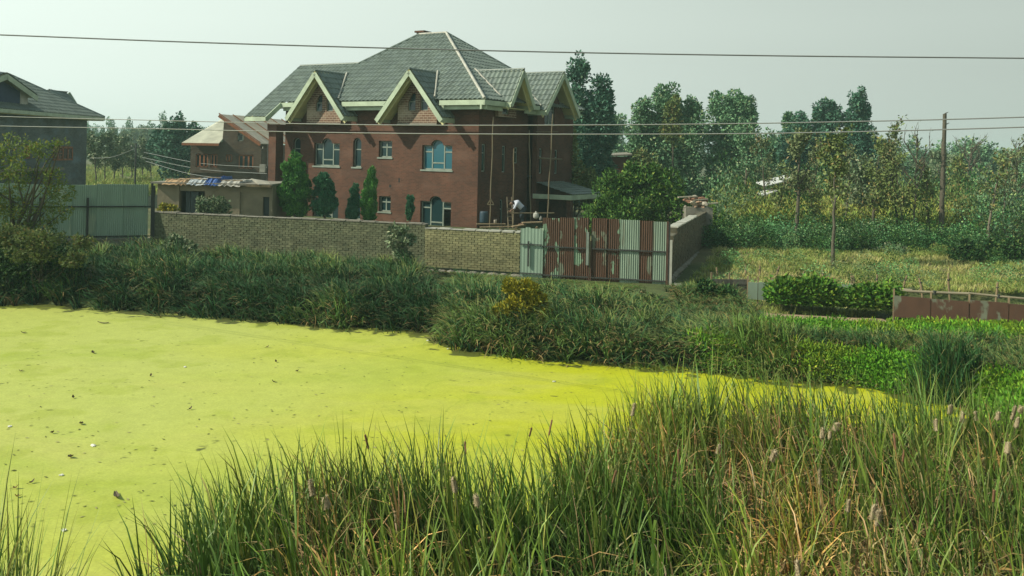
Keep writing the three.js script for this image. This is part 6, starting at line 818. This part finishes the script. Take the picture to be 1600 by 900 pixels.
// ---------- cattail heads ----------
{
  const fluff = (s, L, R) => { L *= 0.95; R *= 0.95; const r = rngOf(s), g = new THREE.CapsuleGeometry(R, L, 6, 12), P = g.attributes.position; for (let i = 0; i < P.count; i++) { const y = P.getY(i), k = (0.62 + 0.55 * hash(Math.round(P.getX(i) * 900), Math.round(y * 500) + 7 * Math.round(P.getZ(i) * 900), s)) * (0.75 + 0.45 * hash(Math.round(y * 60), s, 4)) * (y > 0 ? 1 - 0.5 * y / (L / 2 + R) : 1); P.setX(i, P.getX(i) * k + 0.25 * R * Math.sin(y * 30 + s)); P.setZ(i, P.getZ(i) * k); } g.computeVertexNormals(); const mb = new MB(); mb.geo(g); for (let i = 0; i < 320; i++) { const a = r.s(0, 6.28), y = r.s(-L / 2 - R * 0.6, L / 2 + R * 0.6), p = V(Math.cos(a) * R * 0.6, y, Math.sin(a) * R * 0.6), e = p.clone().multiplyScalar(1).add(V(Math.cos(a) * R * r.s(0.3, 1.5), r.s(-0.02, 0.03), Math.sin(a) * R * r.s(0.3, 0.9))), w = V(-Math.sin(a), 0.4, Math.cos(a)).multiplyScalar(0.003); mb.tri(p.clone().sub(w), p.clone().add(w), e); } return mb.get(); };
  const fm = mat(0.56, 0.45, 0.28, 0.95, { map: rep(T.noise, 0.2, 0.2) }), bmat = mat(0.20, 0.10, 0.05, 0.95), sm = mat(0.14, 0.13, 0.05, 0.8);
  const A = fluff(1, 0.085, 0.03), B = fluff(2, 0.13, 0.026), Br = new THREE.CapsuleGeometry(0.013, 0.14, 5, 10);
  const kinds = [[A, fm, 'fluffy round pale cattail head', 0.8], [B, fm, 'fluffy long pale cattail head', 0.9], [Br, bmat, 'brown closed cattail spike', 1]];
  const protos = kinds.map(([g, m, l]) => { const o = new THREE.Group(); o.name = 'cattail'; new MB().tube([V(0, -1.6, 0), V(0.02, -0.8, 0.01), V(0, -0.06, 0)], [0.006, 0.005, 0.004], 5).build('stalk', sm, o); put('seed_head', g, m, o); new MB().tube([V(0, 0.06, 0), V(0.004, 0.17, 0)], [0.003, 0.0015], 4).build('tip', sm, o); return o; });
  const spots = [[1285, 677, 0], [1297, 680, 0], [1307, 667, 0], [1281, 745, 1], [1209, 712, 1], [1326, 790, 1], [1373, 808, 1], [1463, 664, 1], [1485, 640, 0], [1504, 652, 0], [1525, 650, 1], [1560, 650, 0], [1590, 660, 0], [1595, 640, 0], [1584, 645, 1], [487, 762, 1], [510, 785, 0], [745, 782, 0], [710, 757, 0], [990, 640, 1], [1123, 702, 1], [1365, 800, 0], [1412, 712, 2], [573, 690, 2], [829, 675, 2], [727, 700, 2], [1218, 660, 2], [1398, 690, 2], [1553, 775, 2], [1247, 890, 1], [860, 668, 2], [1060, 715, 2], [1575, 700, 0], [960, 745, 2]];
  const r = rngOf(3), who = ['highest pale', 'leftmost pale'];
  const near = (x, y) => (x > 1560 ? 'at the right frame edge' : x > 1430 ? 'in the right hand reeds' : x > 1250 && y < 700 ? 'in the cluster right of centre' : x > 1100 ? 'in the reeds right of centre' : x > 680 ? 'in the middle reeds' : 'in the left reeds');
  const byG = {}; spots.forEach(([px, py, k]) => { const D = 3.25 * F / (py - horizon(px)), p = at(px, py, D), o = protos[k].clone(); o.name = numbered('cattail'); scene.add(o); o.position.copy(p); o.rotation.set(r.s(-0.3, 0.3), r.s(0, 6), r.s(-0.35, 0.35)); o.scale.set(r.s(0.75, 1.25), r.s(0.7, 1.15), r.s(0.75, 1.25)); tag(o, kinds[k][2] + ' ' + near(px, py), 'cattail', kinds[k][2] + 's ' + near(px, py)); (byG[o.userData.label] ||= []).push({ o, px }); });
  for (const [l, v] of Object.entries(byG)) if (v.length > 1) ordinals(v, l, '');
}
// ---------- litter and leaves on the duckweed ----------
{
  const r = rngOf(51), byF = {}, float = (name, label, cat, px, py, build, group) => { const p = onY(px, py, 0.012), o = thing(name, label, cat, p, r.s(0, 6), group); build(o); (byF[label] ||= []).push({ o, px }); };
  const curl = (w, l, c) => (o) => { const m = new MB(), N = 5; for (let i = 0; i < N; i++) { const t = i / N, t2 = (i + 1) / N, W = (k) => w * Math.sin(Math.PI * (0.12 + 0.8 * k)), y = (k) => 0.03 * Math.pow(k - 0.4, 2) * 4; const a = V(-W(t), y(t) + 0.015, l * t), b = V(0, y(t), l * t), c2 = V(W(t), y(t) + 0.015, l * t), d = V(-W(t2), y(t2) + 0.015, l * t2), e = V(0, y(t2), l * t2), f = V(W(t2), y(t2) + 0.015, l * t2); m.quad(a, b, e, d); m.quad(b, c2, f, e); } m.build('leaf_blade', mat(...c, 0.8), o); new MB().tube([V(0, 0.005, -0.04), V(0, 0.008, l * 0.5)], 0.004, 4).build('leaf_stalk', mat(c[0] * 0.6, c[1] * 0.6, c[2] * 0.6), o); };
  const crumple = (s, c, seed) => (o) => { const g = new THREE.IcosahedronGeometry(s, 2), P = g.attributes.position; for (let i = 0; i < P.count; i++) { const k = 0.6 + 0.8 * hash(Math.round(P.getX(i) * 400), Math.round(P.getY(i) * 400) + 5 * Math.round(P.getZ(i) * 400), seed); P.setXYZ(i, P.getX(i) * k * 1.3, P.getY(i) * k * 0.45, P.getZ(i) * k); } g.computeVertexNormals(); put('wrapper', g, mat(...c, 0.6, { flatShading: true }), o); };
  const brown = [0.10, 0.075, 0.04], white = [0.75, 0.74, 0.68];
  [[108, 713, 'dark'], [127, 661, 'dark'], [46, 755, 'small'], [180, 770, 'long'], [15, 666, 'white'], [289, 573, 'white'], [145, 696, 'white'], [20, 763, 'ochre'], [30, 775, 'ochre'], [147, 552, 'dark'], [96, 742, 'white'], [668, 532, 'white'], [866, 596, 'white'], [40, 520, 'dark'], [115, 622, 'small'], [35, 580, 'small'], [416, 543, 'small'], [463, 580, 'small'], [432, 566, 'small'], [235, 588, 'small'], [295, 640, 'small'], [170, 505, 'long'], [80, 676, 'small'], [100, 828, 'white'], [430, 597, 'small'], [700, 545, 'white']].forEach(([x, y, k], i) => {
    const W = x < 60 ? 'near the left frame edge' : x < 200 ? 'in the pond left' : x < 480 ? 'in mid pond' : 'near the far reeds';
    if (k === 'white') float('litter', 'crumpled pale scrap of litter floating ' + W, 'litter', x, y, crumple(0.024 + 0.012 * r(), white, i), 'pale litter scraps floating ' + W);
    else { const big = k === 'dark' ? 1.6 : k === 'long' ? 1.5 : 1; float('floating_leaf', (k === 'ochre' ? 'ochre' : k === 'dark' ? 'large dark' : k === 'long' ? 'long brown' : 'small brown') + ' curled leaf floating ' + W, 'leaf', x, y, curl(0.026 * big, (k === 'long' ? 0.2 : 0.07) * big, k === 'ochre' ? [0.3, 0.2, 0.08] : brown), k + ' leaves floating ' + W); }
  });
  for (const [l, v] of Object.entries(byF)) if (v.length > 1) ordinals(v, l, '');
  const m = new MB(); for (let i = 0; i < 520; i++) { const px = r.s(-40, 1000), py = r.s(486, 830), p = onY(px, py, 0.006); if (pondDist(p.x, -p.z) > -0.5) continue; const s = r.s(0.012, 0.035), a = r.s(0, 6.28), c = r() < 0.7 ? [0.12, 0.13, 0.03] : [0.3, 0.27, 0.12]; m.col = c; const q = (k, t) => V(p.x + Math.cos(a + t) * s * k, p.y + r.s(0, 0.008), p.z + Math.sin(a + t) * s * k); m.quad(q(1.4, 0), q(0.5, 1.57), q(1.4, 3.14), q(0.5, 4.71)); } const o = m.build('floating_debris', M.leaf); tag(o, 'tiny leaf fragments scattered over the duckweed', undefined, undefined, 'stuff');
}
renderer.render(scene, camera);
